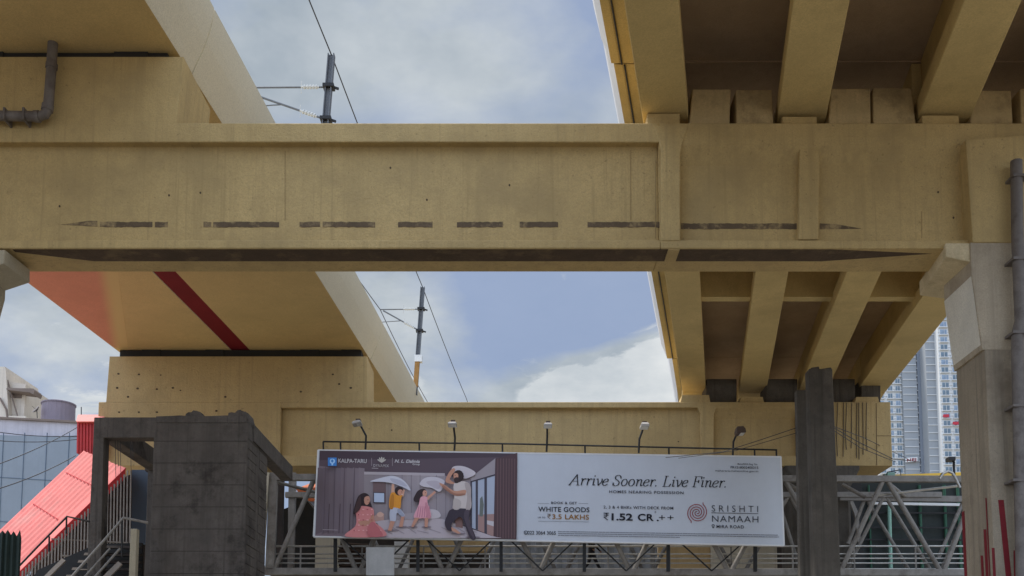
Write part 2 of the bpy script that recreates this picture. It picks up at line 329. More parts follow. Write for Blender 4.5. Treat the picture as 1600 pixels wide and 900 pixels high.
# pedestal of the rail viaduct
s = MB()
pt, pb = W(287, 89, YN), W(275, 193, YN)
zt = pt.z
s.loft([[(XL, 20.0, ZT - 0.02), (pb.x, 20.0, ZT - 0.02), (pb.x, 21.9, ZT - 0.02), (XL, 21.9, ZT - 0.02)], [(XL, 20.0, zt), (pt.x, 20.0, zt), (pt.x, 21.9, zt), (XL, 21.9, zt)]])
s.build('pedestal', P_YEL, beam, 0.02)
s = MB(); s.bar(W(296, 130, 20.5) + Vector((0.0, 0, 0)), W(326, 186, 21.7), 0.015, 0.015)
for (x0, x1, yt) in ((1011, 1062, 178), (1222, 1276, 183), (1440, 1498, 181)):
    s = MB(); a, c = W(x0, yt, 20.12), W(x1, 193, 20.12); s.box(a.x, c.x, 20.1, 20.7, ZT - 0.01, a.z); s.build('bearing_pad', P_YEL, beam, 0.012)
BLK = mat('block_paint', (0.66, 0.50, 0.26), 0.85, 0.2, 1.4, 0.2, 0.3, 0.5, 18, dirt=(0.16, 0.11, 0.055), dirt_amt=0.5, dirt_scale=1.2)
for (x0, x1, x2, x3, yt) in ((1082, 1142, 1140, 1077, 139), (1150, 1206, 1209, 1151, 140), (1298, 1360, 1361, 1295, 138), (1364, 1424, 1432, 1365, 137), (1520, 1580, 1583, 1516, 141), (1594, 1650, 1652, 1596, 138)):
    s = MB(); s.front([(x0, yt), (x1, yt), (x2, 196), (x3, 196)], 20.25, 21.3); s.build('restraint_block', BLK, beam, 0.025)

s = MB(); s.box(Xat(1070, 160, 21.5), 13.0, 21.45, 21.6, ZT - .02, Zat(139, 20.25)); s.build('gap_shade_panel', P_RUB, beam)  # added black panel, paints shade into the gaps around the blocks
# ------------------------------------------------------------------ near pier columns
def column_ring(cx, fy, hw, dep, ch, z):
    y1 = fy + dep
    return [Vector((cx - hw, fy + ch * 1.7, z)), Vector((cx - hw + ch, fy, z)), Vector((cx + hw - ch, fy, z)), Vector((cx + hw, fy + ch * 1.7, z)),
            Vector((cx + hw, y1 - ch, z)), Vector((cx + hw - ch, y1, z)), Vector((cx - hw + ch, y1, z)), Vector((cx - hw, y1 - ch, z))]
YC = 19.86
zc = lambda py: Zat(py, YC)
pier = thing('pier_column', 'stained bare concrete pier with dark red bars painted on it', 'column', (10.9, 21.2, 0))
def rect(x0, x1, y0, y1, z): return [Vector((x0, y0, z)), Vector((x1, y0, z)), Vector((x1, y1, z)), Vector((x0, y1, z))]
YC1 = YC + 1.32
lx = Xat(1545, 690, YC); tx_ = Xat(1518, 425, YC)
s = MB()
s.loft([rect(lx, 13.0, YC, YC1, -0.3), rect(lx, 13.0, YC, YC1, zc(546)), ])
q_ = MB(); q_.loft([rect(lx - .05, 13.05, YC - .01, YC1, zc(546.5)), rect(lx - .06, 13.05, YC - .012, YC1, zc(541)), rect(tx_, 13.3, YC, YC1, zc(428)), rect(tx_, 13.3, YC, YC1, zc(379))]); q_.build('capital', P_CAP, pier, 0.02)
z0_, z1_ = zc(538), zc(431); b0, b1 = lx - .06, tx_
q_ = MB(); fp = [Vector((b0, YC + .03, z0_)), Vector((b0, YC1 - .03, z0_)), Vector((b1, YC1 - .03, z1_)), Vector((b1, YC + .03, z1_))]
q_.prism([p + Vector((-.012, 0, -.004)) for p in fp], [p + Vector((.03, 0, .01)) for p in fp]); q_.build('gap_lit_face', P_REND, pier)  # light from the gap painted on this face as a paler plate
s.build('shaft', P_GRAY, pier, 0.02)
s = MB(); s.front([(1509, 218), (1660, 206), (1660, 378.5), (1520, 378.5)], 19.83, 20.4); s.build('beam_end_face', P_YEL, pier, 0.02)
# painted red bars, thin sheets of paint on the two visible faces
s = MB()
def chamf(px, py):                                   # a point on the left face of the shaft
    d = ray(px, py); return EYE + d * ((lx - .004) / d.x)
def paint(pix, f):
    a = [f(*q) for q in pix]; s.poly(a)
fr = lambda px, py: W(px, py, YC - 0.004)
for x0, x1, y0 in ((1532, 1536, 868), (1536.5, 1541, 827), (1539.5, 1541.5, 778), ):
    paint([(x0, y0), (x1, y0), (x1 + (940 - y0) * 0.05, 940), (x0 + (940 - y0) * 0.05, 940)], chamf)
for x0, x1, y0, k in ((1549.5, 1554, 856, .05), (1559.5, 1568.5, 781, .10), (1583.5, 1640, 860, .02)):
    paint([(x0, y0), (x1, y0), (x1 + (940 - y0) * k, 940), (x0 + (940 - y0) * k, 940)], fr)
s.build('painted_bars', P_BARRED, pier)
s = MB(); s.box(lx - .006, lx + .02, YC1 - .12, YC1 + .003, 0.5, W(1512, 800, YC1).z); s.build('edge_stripe', P_BARRED, pier)
# corbel under the beam
def corbel(parent, pts, Yf, m):
    s = MB(); a = [W(px, py, Yf) for px, py in pts]; z0 = min(p.z for p in a); s2 = L(1454, 464, z0)
    return s, a
s = MB(); a = [W(1477, 379.5, 19.9), W(1519, 379.5, 19.9), W(1520, 410, 19.9), W(1477.5, 401, 19.9)]
bk = [L(1436, 440, a[0].z), L(1480, 446, a[0].z), L(1476, 467, a[2].z), L(1437, 462, a[3].z)]
s.prism(a, bk); s.build('corbel', P_CORB, pier, 0.02)
# the left pier, of which a corner and its corbel show
pier2 = thing('pier_column', 'pale pier under the rail viaduct end of the nearest beam, with only a corbel showing', 'column', (-12.6, 21.2, 0))
rx2 = W(9, 455, YC1).x
s = MB()
s.loft([rect(-14.5, rx2 - .36, YC, YC1, -0.3), rect(-14.5, rx2 - .36, YC, YC1, zc(546)), rect(-14.5, rx2 - .32, YC, YC1, zc(541)), rect(-14.8, rx2, YC, YC1, zc(428)), rect(-14.8, rx2, YC, YC1, zc(392))])
s.build('shaft', P_PALE, pier2, 0.02)
s = MB(); zq0, zq1 = a[0].z, a[2].z
s.prism([W(-30, 390, 19.9), W(8, 390, 19.9), W(6, 412, 19.9), W(-30, 422, 19.9)], [L(9, 417, ZB - .03), L(47, 421, ZB - .03), W(47, 442, L(47, 421, ZB - .03).y), W(8, 455, L(9, 417, ZB - .03).y)])
s.build('corbel', P_PALE, pier2, 0.02)

# rain-water pipes
pipe = thing('drain_pipe', 'vertical grey drain pipe clamped to the pier with painted red bars', 'pipe', (12, 19.6, 0))
s = MB(); YP = 19.62
s.tube([W(1588, 252, YP), W(1590, 380, YP), W(1595, 500, YP), W(1590, 520, YP), W(1590, 560, YP), W(1597, 900, YP), Vector((W(1597, 900, YP).x, YP, 0))], 0.115, 14)
s.build('pipe', P_PIPE, pipe, smooth=True)
for py in (278, 407, 522, 636, 752):
    c = MB(); q = W(1591, py, YP); c.box(q.x - .16, q.x + .16, YP - .13, YC + .02, q.z - .025, q.z + .025); c.build('clamp', P_PIPE, pipe)
pipe = thing('drain_pipe', 'brown elbow drain pipe hanging from the rail viaduct soffit over the nearest pedestal', 'pipe', W(60, 180, 19.8))
s = MB(); YP = 19.78
s.tube([W(84, 52, YP + .15), W(83, 62, YP), W(80, 110, YP), W(76, 160, YP), W(74, 172, YP), W(70, 179, YP), W(60, 182, YP), W(0, 181, YP), W(-60, 181, YP)], 0.1, 14)
s.build('pipe', P_PIPE, pipe, smooth=True)
s = MB(); s.tube([W(84, 53, YP + .02), W(83, 66, YP)], 0.125, 14); s.build('socket', P_PIPE, pipe, smooth=True)
for a, c in (((75, 164), (73.6, 173)), ((62, 182), (54, 182)), ((81, 100), (80.4, 107))):
    s = MB(); s.tube([W(*a, YP), W(*c, YP)], 0.118, 14); s.build('coupling', P_PIPE, pipe, smooth=True)
for px in (10, 40):
    c = MB(); q = W(px, 181.5, YP); c.box(q.x - .02, q.x + .02, YP - .115, 20.02, q.z - .125, q.z + .125); c.build('clamp', P_PIPE, pipe)

# ------------------------------------------------------------------ rail viaduct spans (left)
ZS = W(278, 83, 20.1).z
SLX = 0.074
def xr(Y): return -6.94 + SLX * (Y - 20.1)
WEB = [(0, 0), (.05, .10), (.0875, .2), (.16, .37), (.234, .544), (.305, .75), (.36, .956), (.405, 1.15), (.435, 1.33), (.455, 1.5), (.27, 1.5), (.22, 1.1), (.05, .55), (-.25, .32)]
def trough(mb_mats, Y0, Y1, offr, offl, parent, pink=None):
    # section: soffit flat, both webs curving outwards
    w = offl - offr
    right = [(x - offr, z) for x, z in WEB]
    left = [(-offl - x, z) for x, z in WEB]
    sec = right + left[::-1]
    s = MB(); A = [Vector((xr(Y0) + x, Y0, ZS + z)) for x, z in sec]; B = [Vector((xr(Y1) + x, Y1, ZS + z)) for x, z in sec]
    n = len(sec)
    for i in range(n):
        j = (i + 1) % n
        s.add([A[i], A[j], B[j], B[i]], [(0, 1, 2, 3)], 1 if i == n - 1 else 0)
    s.poly(A[::-1], 0); s.poly(B, 0)
    o = s.build('trough_girder', [P_CREAM, P_SOFF], parent, smooth=True)
    bm = bmesh.new(); bm.from_mesh(o.data); bmesh.ops.remove_doubles(bm, verts=bm.verts, dist=.001); bm.to_mesh(o.data); bm.free()
    o.data.set_sharp_from_angle(angle=math.radians(32)); return o
spans = (('nearest rail viaduct span, resting on the pedestal of the nearest beam', -8, 20.80),
         ('rail viaduct span between the two yellow beams, with a maroon strip in its soffit', 20.85, 38.95),
         ('far rail viaduct span beyond the second yellow beam, only its cream side in view', 39.0, 57.0))
for lab, y0, y1 in spans:
    t = thing('viaduct_span', lab, 'viaduct', (xr(y0) - 4, y0, ZS), 'rail viaduct spans')
    trough(None, y0, y1, 0.0, 4.35, t); trough(None, y0, y1, 5.08, 9.42, t)
    s = MB()
    ya, yb = y0 + 0.02, y1 - 0.02
    s.prism([(xr(ya) - 5.10, ya, ZS + .02), (xr(ya) - 4.33, ya, ZS + .02), (xr(ya) - 4.33, ya, ZS + .2), (xr(ya) - 5.10, ya, ZS + .2)],
            [(xr(yb) - 5.10, yb, ZS + .02), (xr(yb) - 4.33, yb, ZS + .02), (xr(yb) - 4.33, yb, ZS + .2), (xr(yb) - 5.10, yb, ZS + .2)])
    s.build('joint_cover', P_MAROON, t)
    if y0 > 20 and y0 < 30:
        zz = ZS - 0.004; yb = 37.6
        qa, qb = L(164, 424, ZS), L(184, 547, ZS); kx = (qb.x - qa.x) / (qb.y - qa.y); ex = lambda Y: qa.x + kx * (Y - qa.y)
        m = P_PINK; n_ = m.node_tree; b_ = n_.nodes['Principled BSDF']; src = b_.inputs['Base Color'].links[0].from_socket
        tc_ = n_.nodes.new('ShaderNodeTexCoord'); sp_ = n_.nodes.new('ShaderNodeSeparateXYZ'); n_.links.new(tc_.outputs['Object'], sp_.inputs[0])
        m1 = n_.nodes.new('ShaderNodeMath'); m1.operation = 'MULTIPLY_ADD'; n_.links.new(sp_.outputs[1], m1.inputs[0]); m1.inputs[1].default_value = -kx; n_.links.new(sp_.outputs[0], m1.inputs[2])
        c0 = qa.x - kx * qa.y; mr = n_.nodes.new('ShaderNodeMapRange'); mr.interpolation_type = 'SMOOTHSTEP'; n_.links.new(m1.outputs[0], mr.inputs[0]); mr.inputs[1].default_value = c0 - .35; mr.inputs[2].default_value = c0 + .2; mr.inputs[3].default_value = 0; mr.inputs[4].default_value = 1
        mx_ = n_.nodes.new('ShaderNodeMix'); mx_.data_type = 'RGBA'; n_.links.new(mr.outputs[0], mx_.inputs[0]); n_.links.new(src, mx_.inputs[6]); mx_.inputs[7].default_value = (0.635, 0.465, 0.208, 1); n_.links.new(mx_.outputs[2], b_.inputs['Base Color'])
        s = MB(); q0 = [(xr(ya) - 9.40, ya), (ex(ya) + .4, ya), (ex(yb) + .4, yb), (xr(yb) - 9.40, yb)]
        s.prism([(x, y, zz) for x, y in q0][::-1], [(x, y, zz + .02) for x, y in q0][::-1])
        o = s.build('red_bounce_edge', P_PINK, None); o.parent = t; o.matrix_parent_inverse = Matrix.Translation(-t.location)  # red bounce light painted along the soffit edge, fading inward
def bearings(parent, Y, zt, xs, reach=.75):
    for x in xs:
        s = MB(); s.box(x - .35, x + .35, Y, Y + .7, zt - .01, ZS + .004); s.build('bearing', P_RUB, parent)
    s = MB(); s.box(min(xs) - 1.2, max(xs) + reach, Y + .03, Y + .6, zt - .01, ZS - .01); s.build('gap_shade_fill', P_RUB, parent)  # added black fill, paints the gap above the pedestal as deep shade
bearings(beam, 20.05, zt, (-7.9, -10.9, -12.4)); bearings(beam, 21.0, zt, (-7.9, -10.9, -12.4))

# ------------------------------------------------------------------ far portal beam
YF = 37.7
beamf = thing('portal_beam', 'second yellow concrete portal beam farther back, behind the billboard', 'beam', (0, YF + 1, Zat(728, YF)), )
zf = lambda py: Zat(py, YF)
X = lambda px, py=680: Xat(px, py, YF)
s = MB()
xl, xrr = X(152), X(1393)
def rx(mb, prof, a, c): xprof(mb, prof, a, c)
rr = [(YF + 2.1, zf(628)), (YF + 2.1, zf(722)), (YF + 1.7, zf(728)), (YF, zf(728))]
rx(s, [(YF, zf(628))] + rr, xl, X(438))
rx(s, [(YF, zf(712)), (YF + .22, zf(710)), (YF + .22, zf(637.5)), (YF, zf(637)), (YF, zf(628))] + rr, X(438), X(1096))
rx(s, [(YF, zf(712)), (YF + .22, zf(710)), (YF + .22, zf(652)), (YF + .1, zf(642)), (YF, zf(637)), (YF, zf(628))] + rr, X(1096), X(1247))
rx(s, [(YF, zf(628))] + rr, X(1247), xrr)
s.build('beam_body', P_YEL2, beamf, 0.025)
s = MB(); s.front([(1088, 632), (1122, 632), (1116, 646), (1115, 714), (1096, 714), (1095, 646)], YF - .015, YF + .3); s.build('stiffener', P_YEL2, beamf, 0.02)
s = MB()
zq = zf(557); ztop = zf(628)
s.loft([[(X(166, 617), YF, ztop - .005), (X(574, 617), YF, ztop - .005), (X(574, 617), YF + 1.9, ztop - .005), (X(166, 617), YF + 1.9, ztop - .005)],
        [(X(171, 557), YF, zq), (X(573.5, 557), YF, zq), (X(573.5, 557), YF + 1.9, zq), (X(171, 557), YF + 1.9, zq)]])
s.build('pedestal', P_YEL2, beamf, 0.02)
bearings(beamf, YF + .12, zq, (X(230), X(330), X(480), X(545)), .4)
for x0, x1, yt in ((1066, 1108, 617), (1158, 1192, 620), (1255, 1290, 620), (1338, 1372, 620)):
    s = MB(); s.front([(x0, yt), (x1, yt), (x1 + 2, 630), (x0 - 3, 630)], YF + .05, YF + .8); s.build('bearing_pad', P_YEL2, beamf, 0.01)
for x0, x1 in ((1104, 1151), (1197, 1246), (1302, 1336), (1346, 1376)):
    s = MB(); s.front([(x0, 592), (x1, 592), (x1, 630), (x0, 630)], YF + .45, YF + 1.4); s.build('restraint_block', P_POST, beamf, 0.02)
# hairline cable stains and joints on the right end
s = MB()
for px in (1309, 1318, 1323, 1331, 1339, 1342, 1348, 1354): s.tube([W(px, 629, YF - .03), W(px + random.uniform(-2, 2), 680, YF - .03), W(px + random.uniform(-1, 1), random.uniform(700, 727), YF - .03)], .012, 5)
s.build('hanging_cable', P_WIRE, beamf)
s = MB(); s.tube([W(1369, 630, YF - .002), W(1370, 727, YF - .002)], .012, 4); s.tube([W(1369, 681, YF - .002), W(1393, 681, YF - .002)], .01, 4); s.build('casting_joint', P_DARK, beamf)
hole = None
for px, py in ((185, 584), (217, 585), (251, 586), (183, 606), (215, 607), (245, 608), (200, 620), (270, 606), (282, 610), (186, 644), (217, 644), (245, 644), (352, 620), (338, 642), (520, 585), (548, 606), (470, 612), (530, 600), (612, 672), (1060, 690)):
    q = W(px, py, YF + (.216 if px > 600 else -.004)); rr_ = random.uniform(.025, .045)
    s = MB(); s.prism([q + Vector((rr_ * math.cos(k * 1.05) * 1.3, 0, rr_ * math.sin(k * 1.05))) for k in range(6)], [q + Vector((rr_ * math.cos(k * 1.05) * 1.3, .03, rr_ * math.sin(k * 1.05))) for k in range(6)]); s.build('tie_hole', P_DARK, beamf)
for px, py in ((264, 305), (313, 301), (667, 312), (796, 289), (610, 262), (93, 322), (1490, 340), (1466, 300)):
    q = W(px, py, 20.212); s = MB(); s.prism([q + Vector((.02 * math.cos(k * 1.05), 0, .026 * math.sin(k * 1.05))) for k in range(6)], [q + Vector((.02 * math.cos(k * 1.05), .03, .026 * math.sin(k * 1.05))) for k in range(6)]); s.build('tie_hole', P_DARK, beam)
# far piers
for px, lab in ((335, 'far pier column behind the blockwork tower under the second beam'), (1285, 'far pier column behind the dark posts under the second beam')):
    x = X(px, 740); s = MB(); s.loft([column_ring(x, YF - .1, 1.1, 2.2, .2, -.3), column_ring(x, YF - .1, 1.1, 2.2, .2, zf(760)), column_ring(x, YF - .1, 1.4, 2.2, .06, zf(733)), column_ring(x, YF - .1, 1.4, 2.2, .06, zf(728.5))])
    tag(s.build('far_pier', P_POST, None, 0.02), lab, 'column')

# ------------------------------------------------------------------ flyover spans (right)
HG = W(1075, 180, 20.2).z
HC = W(963, 96, 20.8).z
def line2(p, q):                                      # x as a linear function of depth from two points
    k = (q.x - p.x) / (q.y - p.y); return lambda Y: p.x + k * (Y - p.y)
GN = [(line2(L(975, 0, HG), L(1001, 166, HG)), line2(L(1060, 0, HG), L(1075, 180, HG))),
      (line2(L(1240, 0, HG), L(1215, 185, HG)), line2(L(1328, 0, HG), L(1290, 187, HG))),
      (line2(L(1507, 0, HG), L(1435, 182, HG)), line2(L(1597, 0, HG), L(1515, 187, HG)))]
g4 = (lambda Y: 11.45 + .16 * (Y - 20.2), lambda Y: 12.5 + .18 * (Y - 20.2)); GN.append(g4)
GF = [(line2(L(1039, 428, HG), L(1066, 612, HG)), line2(L(1093, 428, HG), L(1103, 612, HG))),
      (line2(L(1180, 428, HG), L(1155, 612, HG)), line2(L(1231, 430, HG), L(1197, 612, HG))),
      (line2(L(1322, 428, HG), L(1252, 600, HG)), line2(L(1375, 430, HG), L(1297, 600, HG))),
      (line2(L(1440, 465, HG), L(1338, 612, HG)), line2(L(1503, 465, HG), L(1384, 612, HG)))]
GX = [(lambda Y, a=a: a[0](38.9) + (Y - 38.9) * .16, lambda Y, a=a: a[1](38.9) + (Y - 38.9) * .16) for a in GF]
EN = line2(L(943, 0, HC), L(960, 95, HC)); EF = line2(L(981, 193, HC), L(1045, 558, HC)); EX = line2(L(1054, 565, HC), L(1063, 625, HC))
def flyover(lab, gs, y0, y1, edge, dia=None, slab0=None, slab1=None, lean=.30):
    t = thing('flyover_span', lab, 'flyover', (gs[0][0](y0), y0, HG), 'flyover spans')
    for a, c in gs:
        s = MB()
        sec = lambda Y: [Vector((a(Y), Y, HG)), Vector((c(Y), Y, HG)), Vector((c(Y), Y, HG + .42)), Vector((c(Y) - .22, Y, HG + .62)), Vector((c(Y) - .22, Y, HC - .02 + .01)), Vector((a(Y) + .22, Y, HC - .01)), Vector((a(Y) + .22, Y, HG + .62)), Vector((a(Y), Y, HG + .42))]
        s.prism(sec(y0), sec(y1)); s.build('girder', P_GIRD, t, 0.02)
    s0, s1 = slab0 or y0, slab1 or y1
    R = lambda Y: gs[-1][1](Y) + .5
    s = MB(); sec = lambda Y: [Vector((edge(Y), Y, HC)), Vector((R(Y), Y, HC)), Vector((R(Y), Y, HC + .28)), Vector((edge(Y), Y, HC + .28))]
    # soffit between the girders is bare concrete, the cantilever is painted
    A, B = sec(s0), sec(s1); s.prism(A, B, 0); s.build('deck_slab', P_DECK, t)
    s = MB(); f = lambda Y: [Vector((edge(Y) + .002, Y, HC - .05)), Vector((gs[0][0](Y) + .24, Y, HC - .05)), Vector((gs[0][0](Y) + .24, Y, HC - .001)), Vector((edge(Y) + .002, Y, HC - .001))]
    s.prism(f(s0), f(s1)); s.build('cantilever', P_GIRD, t)
    s = MB(); f = lambda Y: [Vector((edge(Y) + x, Y, HC + z)) for x, z in ((-.07, -.06), (.12, -.06), (.12, -.0), (-.07, .0))]
    s.prism(f(s0), f(s1)); s.build('edge_lip', P_GIRD, t, 0.01)
    s = MB(); s.tube([Vector((edge(Y) + .16, Y, HC - .075)) for Y in [lerp(s0, s1, k / 12) for k in range(13)]], .022, 6); s.build('service_cable', P_WIRE, t)
    # barrier panels, each leaning out a little
    n = max(1, int((s1 - s0) / 4.6)); 
    for k in range(n):
        p0, p1 = lerp(s0, s1, k / n) + .012, lerp(s0, s1, (k + 1) / n) - .012
        f = lambda Y: [Vector((edge(Y) + x, Y, HC + z)) for x, z in ((-.075, -.03), (-.13 - lean * .5, .5), (-.13 - lean, 1.2), (.06 - lean, 1.2), (.10, .4), (.10, .0))]
        s = MB(); s.prism(f(p0), f(p1)); s.build('barrier_panel', P_WHITE, t, 0.01)
    if dia:
        for (a, c), (d, e) in zip(gs[:-1], gs[1:]):
            s = MB(); s.prism([(c(dia) - .24, dia, HG + .28), (d(dia) + .24, dia, HG + .28), (d(dia) + .24, dia, HC), (c(dia) - .24, dia, HC)],
                              [(c(dia) - .24, dia + .35, HG + .28), (d(dia) + .24, dia + .35, HG + .28), (d(dia) + .24, dia + .35, HC), (c(dia) - .24, dia + .35, HC)])
            s.build('cross_beam', P_GIRD, t)
    return t
flyover('nearest flyover span overhead, wide yellow girders with restraint blocks between them', GN, -6, 20.75, EN, slab1=20.78)
flyover('flyover span between the two beams, dark soffit divided by four girders', GF, 20.85, 38.95, EF, dia=L(1140, 464, HG + .28).y, slab0=20.82, slab1=L(1045, 558, HC).y)
flyover('far flyover span, a white barrier sliver beyond the second beam', GX, 39.0, 58, EX, slab0=L(1045, 558, HC).y + .03)

# ------------------------------------------------------------------ catenary masts and wires
ZP = ZS + 1.5
def mast(pxt, pyt, pxb, label, band, arms, ln=1.95):
    zt = ZP + 4.9
    p = L(pxt, pyt, zt); Y = p.y
    base = Vector((xr(Y) + .36, Y, ZP - .35))
    t = thing('overhead_line_mast', label, 'mast', base, 'overhead line masts on the rail viaduct')
    lean = Vector((p.x - base.x, 0, zt - base.z))
    at = lambda k: base + lean * k
    s = MB()
    for dx, dz in ((-.085, 0), (.085, 0)): s.bar(at(0) + Vector((dx, 0, 0)), at(1) + Vector((dx, 0, 0)), .03, .22)
    s.bar(at(0), at(1), .16, .03); s.build('post', P_STEEL, t)
    if band:
        s = MB(); s.bar(at(band[0]), at(band[1]), .215, .235); s.build('rust_band', P_RUST, t)
        s = MB(); q = at(band[1] + .03); s.box(q.x - .13, q.x + .22, q.y - .16, q.y + .14, q.z - .16, q.z + .16); s.build('junction_box', P_PLATE, t)
    zz = lambda py: W(800, py, Y).z
    kk = lambda py: (zz(py) - base.z) / (zt - base.z)
    (y1, y2, xe, sx, sy) = arms
    h = at(kk(y1)); d = at(kk(y2)); e = Vector((h.x - ln, Y, h.z - .02))
    s = MB(); s.tube([h, e], .03, 8); s.build('top_tube', P_STEEL, t, smooth=True)
    s = MB(); s.tube([d, Vector((h.x - ln + .15, Y, h.z - .08))], .034, 8); s.build('cantilever_tube', P_STEEL, t, smooth=True)
    f = d.lerp(Vector((h.x - ln + .15, Y, h.z - .08)), .5)
    s = MB(); s.tube([f, f + Vector((-.9, 0, -.06)), f + Vector((-.9, 0, -.3)), f + Vector((-1.15, 0, -.34))], .02, 6); s.build('steady_arm', P_STEEL, t)
    for o_, dirv in ((h, Vector((-1, 0, 0))), (d, (Vector((h.x - ln + .15, Y, h.z - .08)) - d).normalized())):
        s = MB()
        for k in range(5): s.tube([o_ + dirv * (.36 + k * .09), o_ + dirv * (.40 + k * .09)], .062, 10)
        s.tube([o_ + dirv * .3, o_ + dirv * .85], .038, 8); s.tube([o_ + dirv * .84 + Vector((0, 0, .2)), o_ + dirv * .84 + Vector((0, 0, -.2))], .012, 6)
        s.build('insulator', P_INS, t)
        s = MB(); s.box(o_.x - .17, o_.x + .17, o_.y - .15, o_.y + .15, o_.z - .05, o_.z + .05); s.bar(o_ + Vector((.12, 0, 0)), o_ + Vector((.3, 0, -.06)), .06, .06); s.build('bracket', P_BLK, t)
    return at(1), e, Vector((h.x - ln + .15, Y, h.z - .08)), f + Vector((-1.15, 0, -.34))
T1 = mast(518, 86, 512, 'near overhead line mast on the viaduct edge, plain grey', None, (136, 187, 400, 428, 171), 2.9)
T2 = mast(660.5, 449, 655, 'far overhead line mast with a rusty band and a small box', (.07, .30), (483, 517, 590, 600, 505))
step = T2[0] - T1[0]
def wire(name, pts, label, sag=.15, r=.02):
    s = MB()
    for p, q in zip(pts[:-1], pts[1:]):
        s.tube([p.lerp(q, k / 10) - Vector((0, 0, sag * 4 * (k / 10) * (1 - k / 10))) for k in range(11)], r, 5)
    tag(s.build(name, P_WIRE), label, 'wire')
for i, lab, sg in ((0, 'thin earth wire strung between the tops of the two masts', .12), (1, 'catenary wire over the track behind the cream viaduct side', .2), (3, 'contact wire under the mast arms above the track', .02)):
    wire('overhead_wire', [T1[i] - step, T1[i], T2[i], T2[i] + step, T2[i] + step * 2], lab, sg)

# ------------------------------------------------------------------ billboard
YB = 34.0
TL, TR, BL, BR = W(497, 703, YB + .12), W(1220, 713.5, YB + .12), W(490, 838, YB - .22), W(1225, 852, YB - .22)
BN = (TR - TL).cross(BL - TL).normalized()
if BN.y > 0: BN = -BN
def BP(px, py, d=0.0):
    dr = ray(px, py); o_ = (TL + BL + TR + BR) / 4 + BN * d; return EYE + dr * ((o_ - EYE).dot(BN) / dr.dot(BN))
board = thing('billboard', 'long white billboard with a bedroom family print hung on the skywalk', 'billboard', (BL + BR) / 2)
s = MB(); c4 = [BP(497, 703), BP(1220, 713.5), BP(1225, 852), BP(490, 838)]
s.prism(c4, [p - BN * .14 for p in c4]); s.build('panel', P_BOARD, board)
s = MB()
for p, q in ((c4[0], c4[1]), (c4[1], c4[2]), (c4[2], c4[3]), (c4[3], c4[0])): s.bar(p - BN * .07, q - BN * .07, .05, .16)
s.build('panel_edge', P_WHITE, board)
class Print:                                         # flat inks on the vinyl, each a hair above the one below
    def __init__(s): s.mb = MB(); s.mats = []; s.d = .004
    def idx(s, m):
        if m not in s.mats: s.mats.append(m)
        return s.mats.index(m)
    def poly(s, pts, rgb, tri=False):
        s.d += .0012
        m = s.idx(flat(*rgb)); bm = bmesh.new(); vs_ = [bm.verts.new(BP(x, y, s.d)) for x, y in pts]
        f = bm.faces.new(vs_); r = bmesh.ops.triangulate(bm, faces=[f]); bm.verts.index_update()
        s.mb.add([v.co.copy() for v in bm.verts], [[v.index for v in f.verts] for f in bm.faces], m); bm.free()
    def build(s, name): return s.mb.build(name, s.mats, board)
pr = Print()
C = lambda pts: [(490 + x * .2, 695 + y * .2) for x, y in pts]
def pp(pts, rgb): pr.poly(C(pts), tuple(min(255, int(v * 1.1 + 8)) for v in rgb))
def circ(x, y, rx_, ry, rgb, n=14): pp([(x + rx_ * math.cos(2 * math.pi * k / n), y + ry * math.sin(2 * math.pi * k / n)) for k in range(n)], rgb)
def smoothpoly(pts, rgb, n=4):
    o_ = []; m = len(pts)
    for i in range(m):
        p0, p1, p2, p3 = (pts[(i + k - 1) % m] for k in range(4))
        for k in range(n):
            t = k / n
            o_.append(tuple(.5 * (2 * p1[j] + (p2[j] - p0[j]) * t + (2 * p0[j] - 5 * p1[j] + 4 * p2[j] - p3[j]) * t * t + (3 * p1[j] - p0[j] - 3 * p2[j] + p3[j]) * t ** 3) for j in (0, 1)))
    pp(o_, rgb)
pp([(47, 42), (1592, 62), (1585, 738), (12, 718)], (112, 99, 106))
pp([(47, 42), (1592, 62), (1588, 120), (1420, 105), (1225, 255), (395, 210), (45, 165)], (82, 69, 77))
pp([(47, 42), (1592, 62), (1590, 95), (700, 110), (45, 120)], (66, 53, 61))
for k in range(8):
    x0, x1 = 30 + k * 46, 76 + k * 46
    pp([(x0, 178), (x1, 184), (x1 - 10 * (1 - k / 8), 680), (x0 - 14 * (1 - k / 8), 700)], tuple(int(v + k * 4) for v in (94, 82, 89)))
for k in range(10):
    x0, x1 = 395 + k * 83, 478 + k * 83; g_ = 12 - abs(k - 5) * 4
    pp([(x0, 210 + k * 4.5), (x1, 214.5 + k * 4.5), (x1, 622), (x0, 630)], (140 + g_, 131 + g_, 136 + g_))
pp([(395, 210), (1025, 222), (1025, 245), (395, 232)], (166, 157, 162))
for x in (90, 165, 240, 318): pp([(x, 175), (x + 5, 175), (x - 9, 690), (x - 15, 690)], (88, 75, 82))
for x in (120, 205, 285): pp([(x, 460), (x + 6, 460), (x - 4, 690), (x - 10, 690)], (72, 58, 64))
for x in (580, 690, 762, 830, 958, 1030): pp([(x, 235), (x + 4, 235), (x + 4, 600), (x, 600)], (120, 110, 116))
pp([(465, 275), (565, 278), (565, 458), (465, 455)], (104, 84, 86)); pp([(468, 370), (556, 372), (556, 456), (466, 454)], (60, 56, 66)); pp([(473, 376), (551, 378), (551, 449), (472, 447)], (172, 186, 208))
pp([(470, 560), (520, 520), (552, 540), (550, 600), (478, 610)], (172, 138, 128)); circ(520, 545, 26, 20, (196, 160, 146))
pp([(1225, 260), (1420, 105), (1420, 232), (1228, 288)], (142, 134, 139))
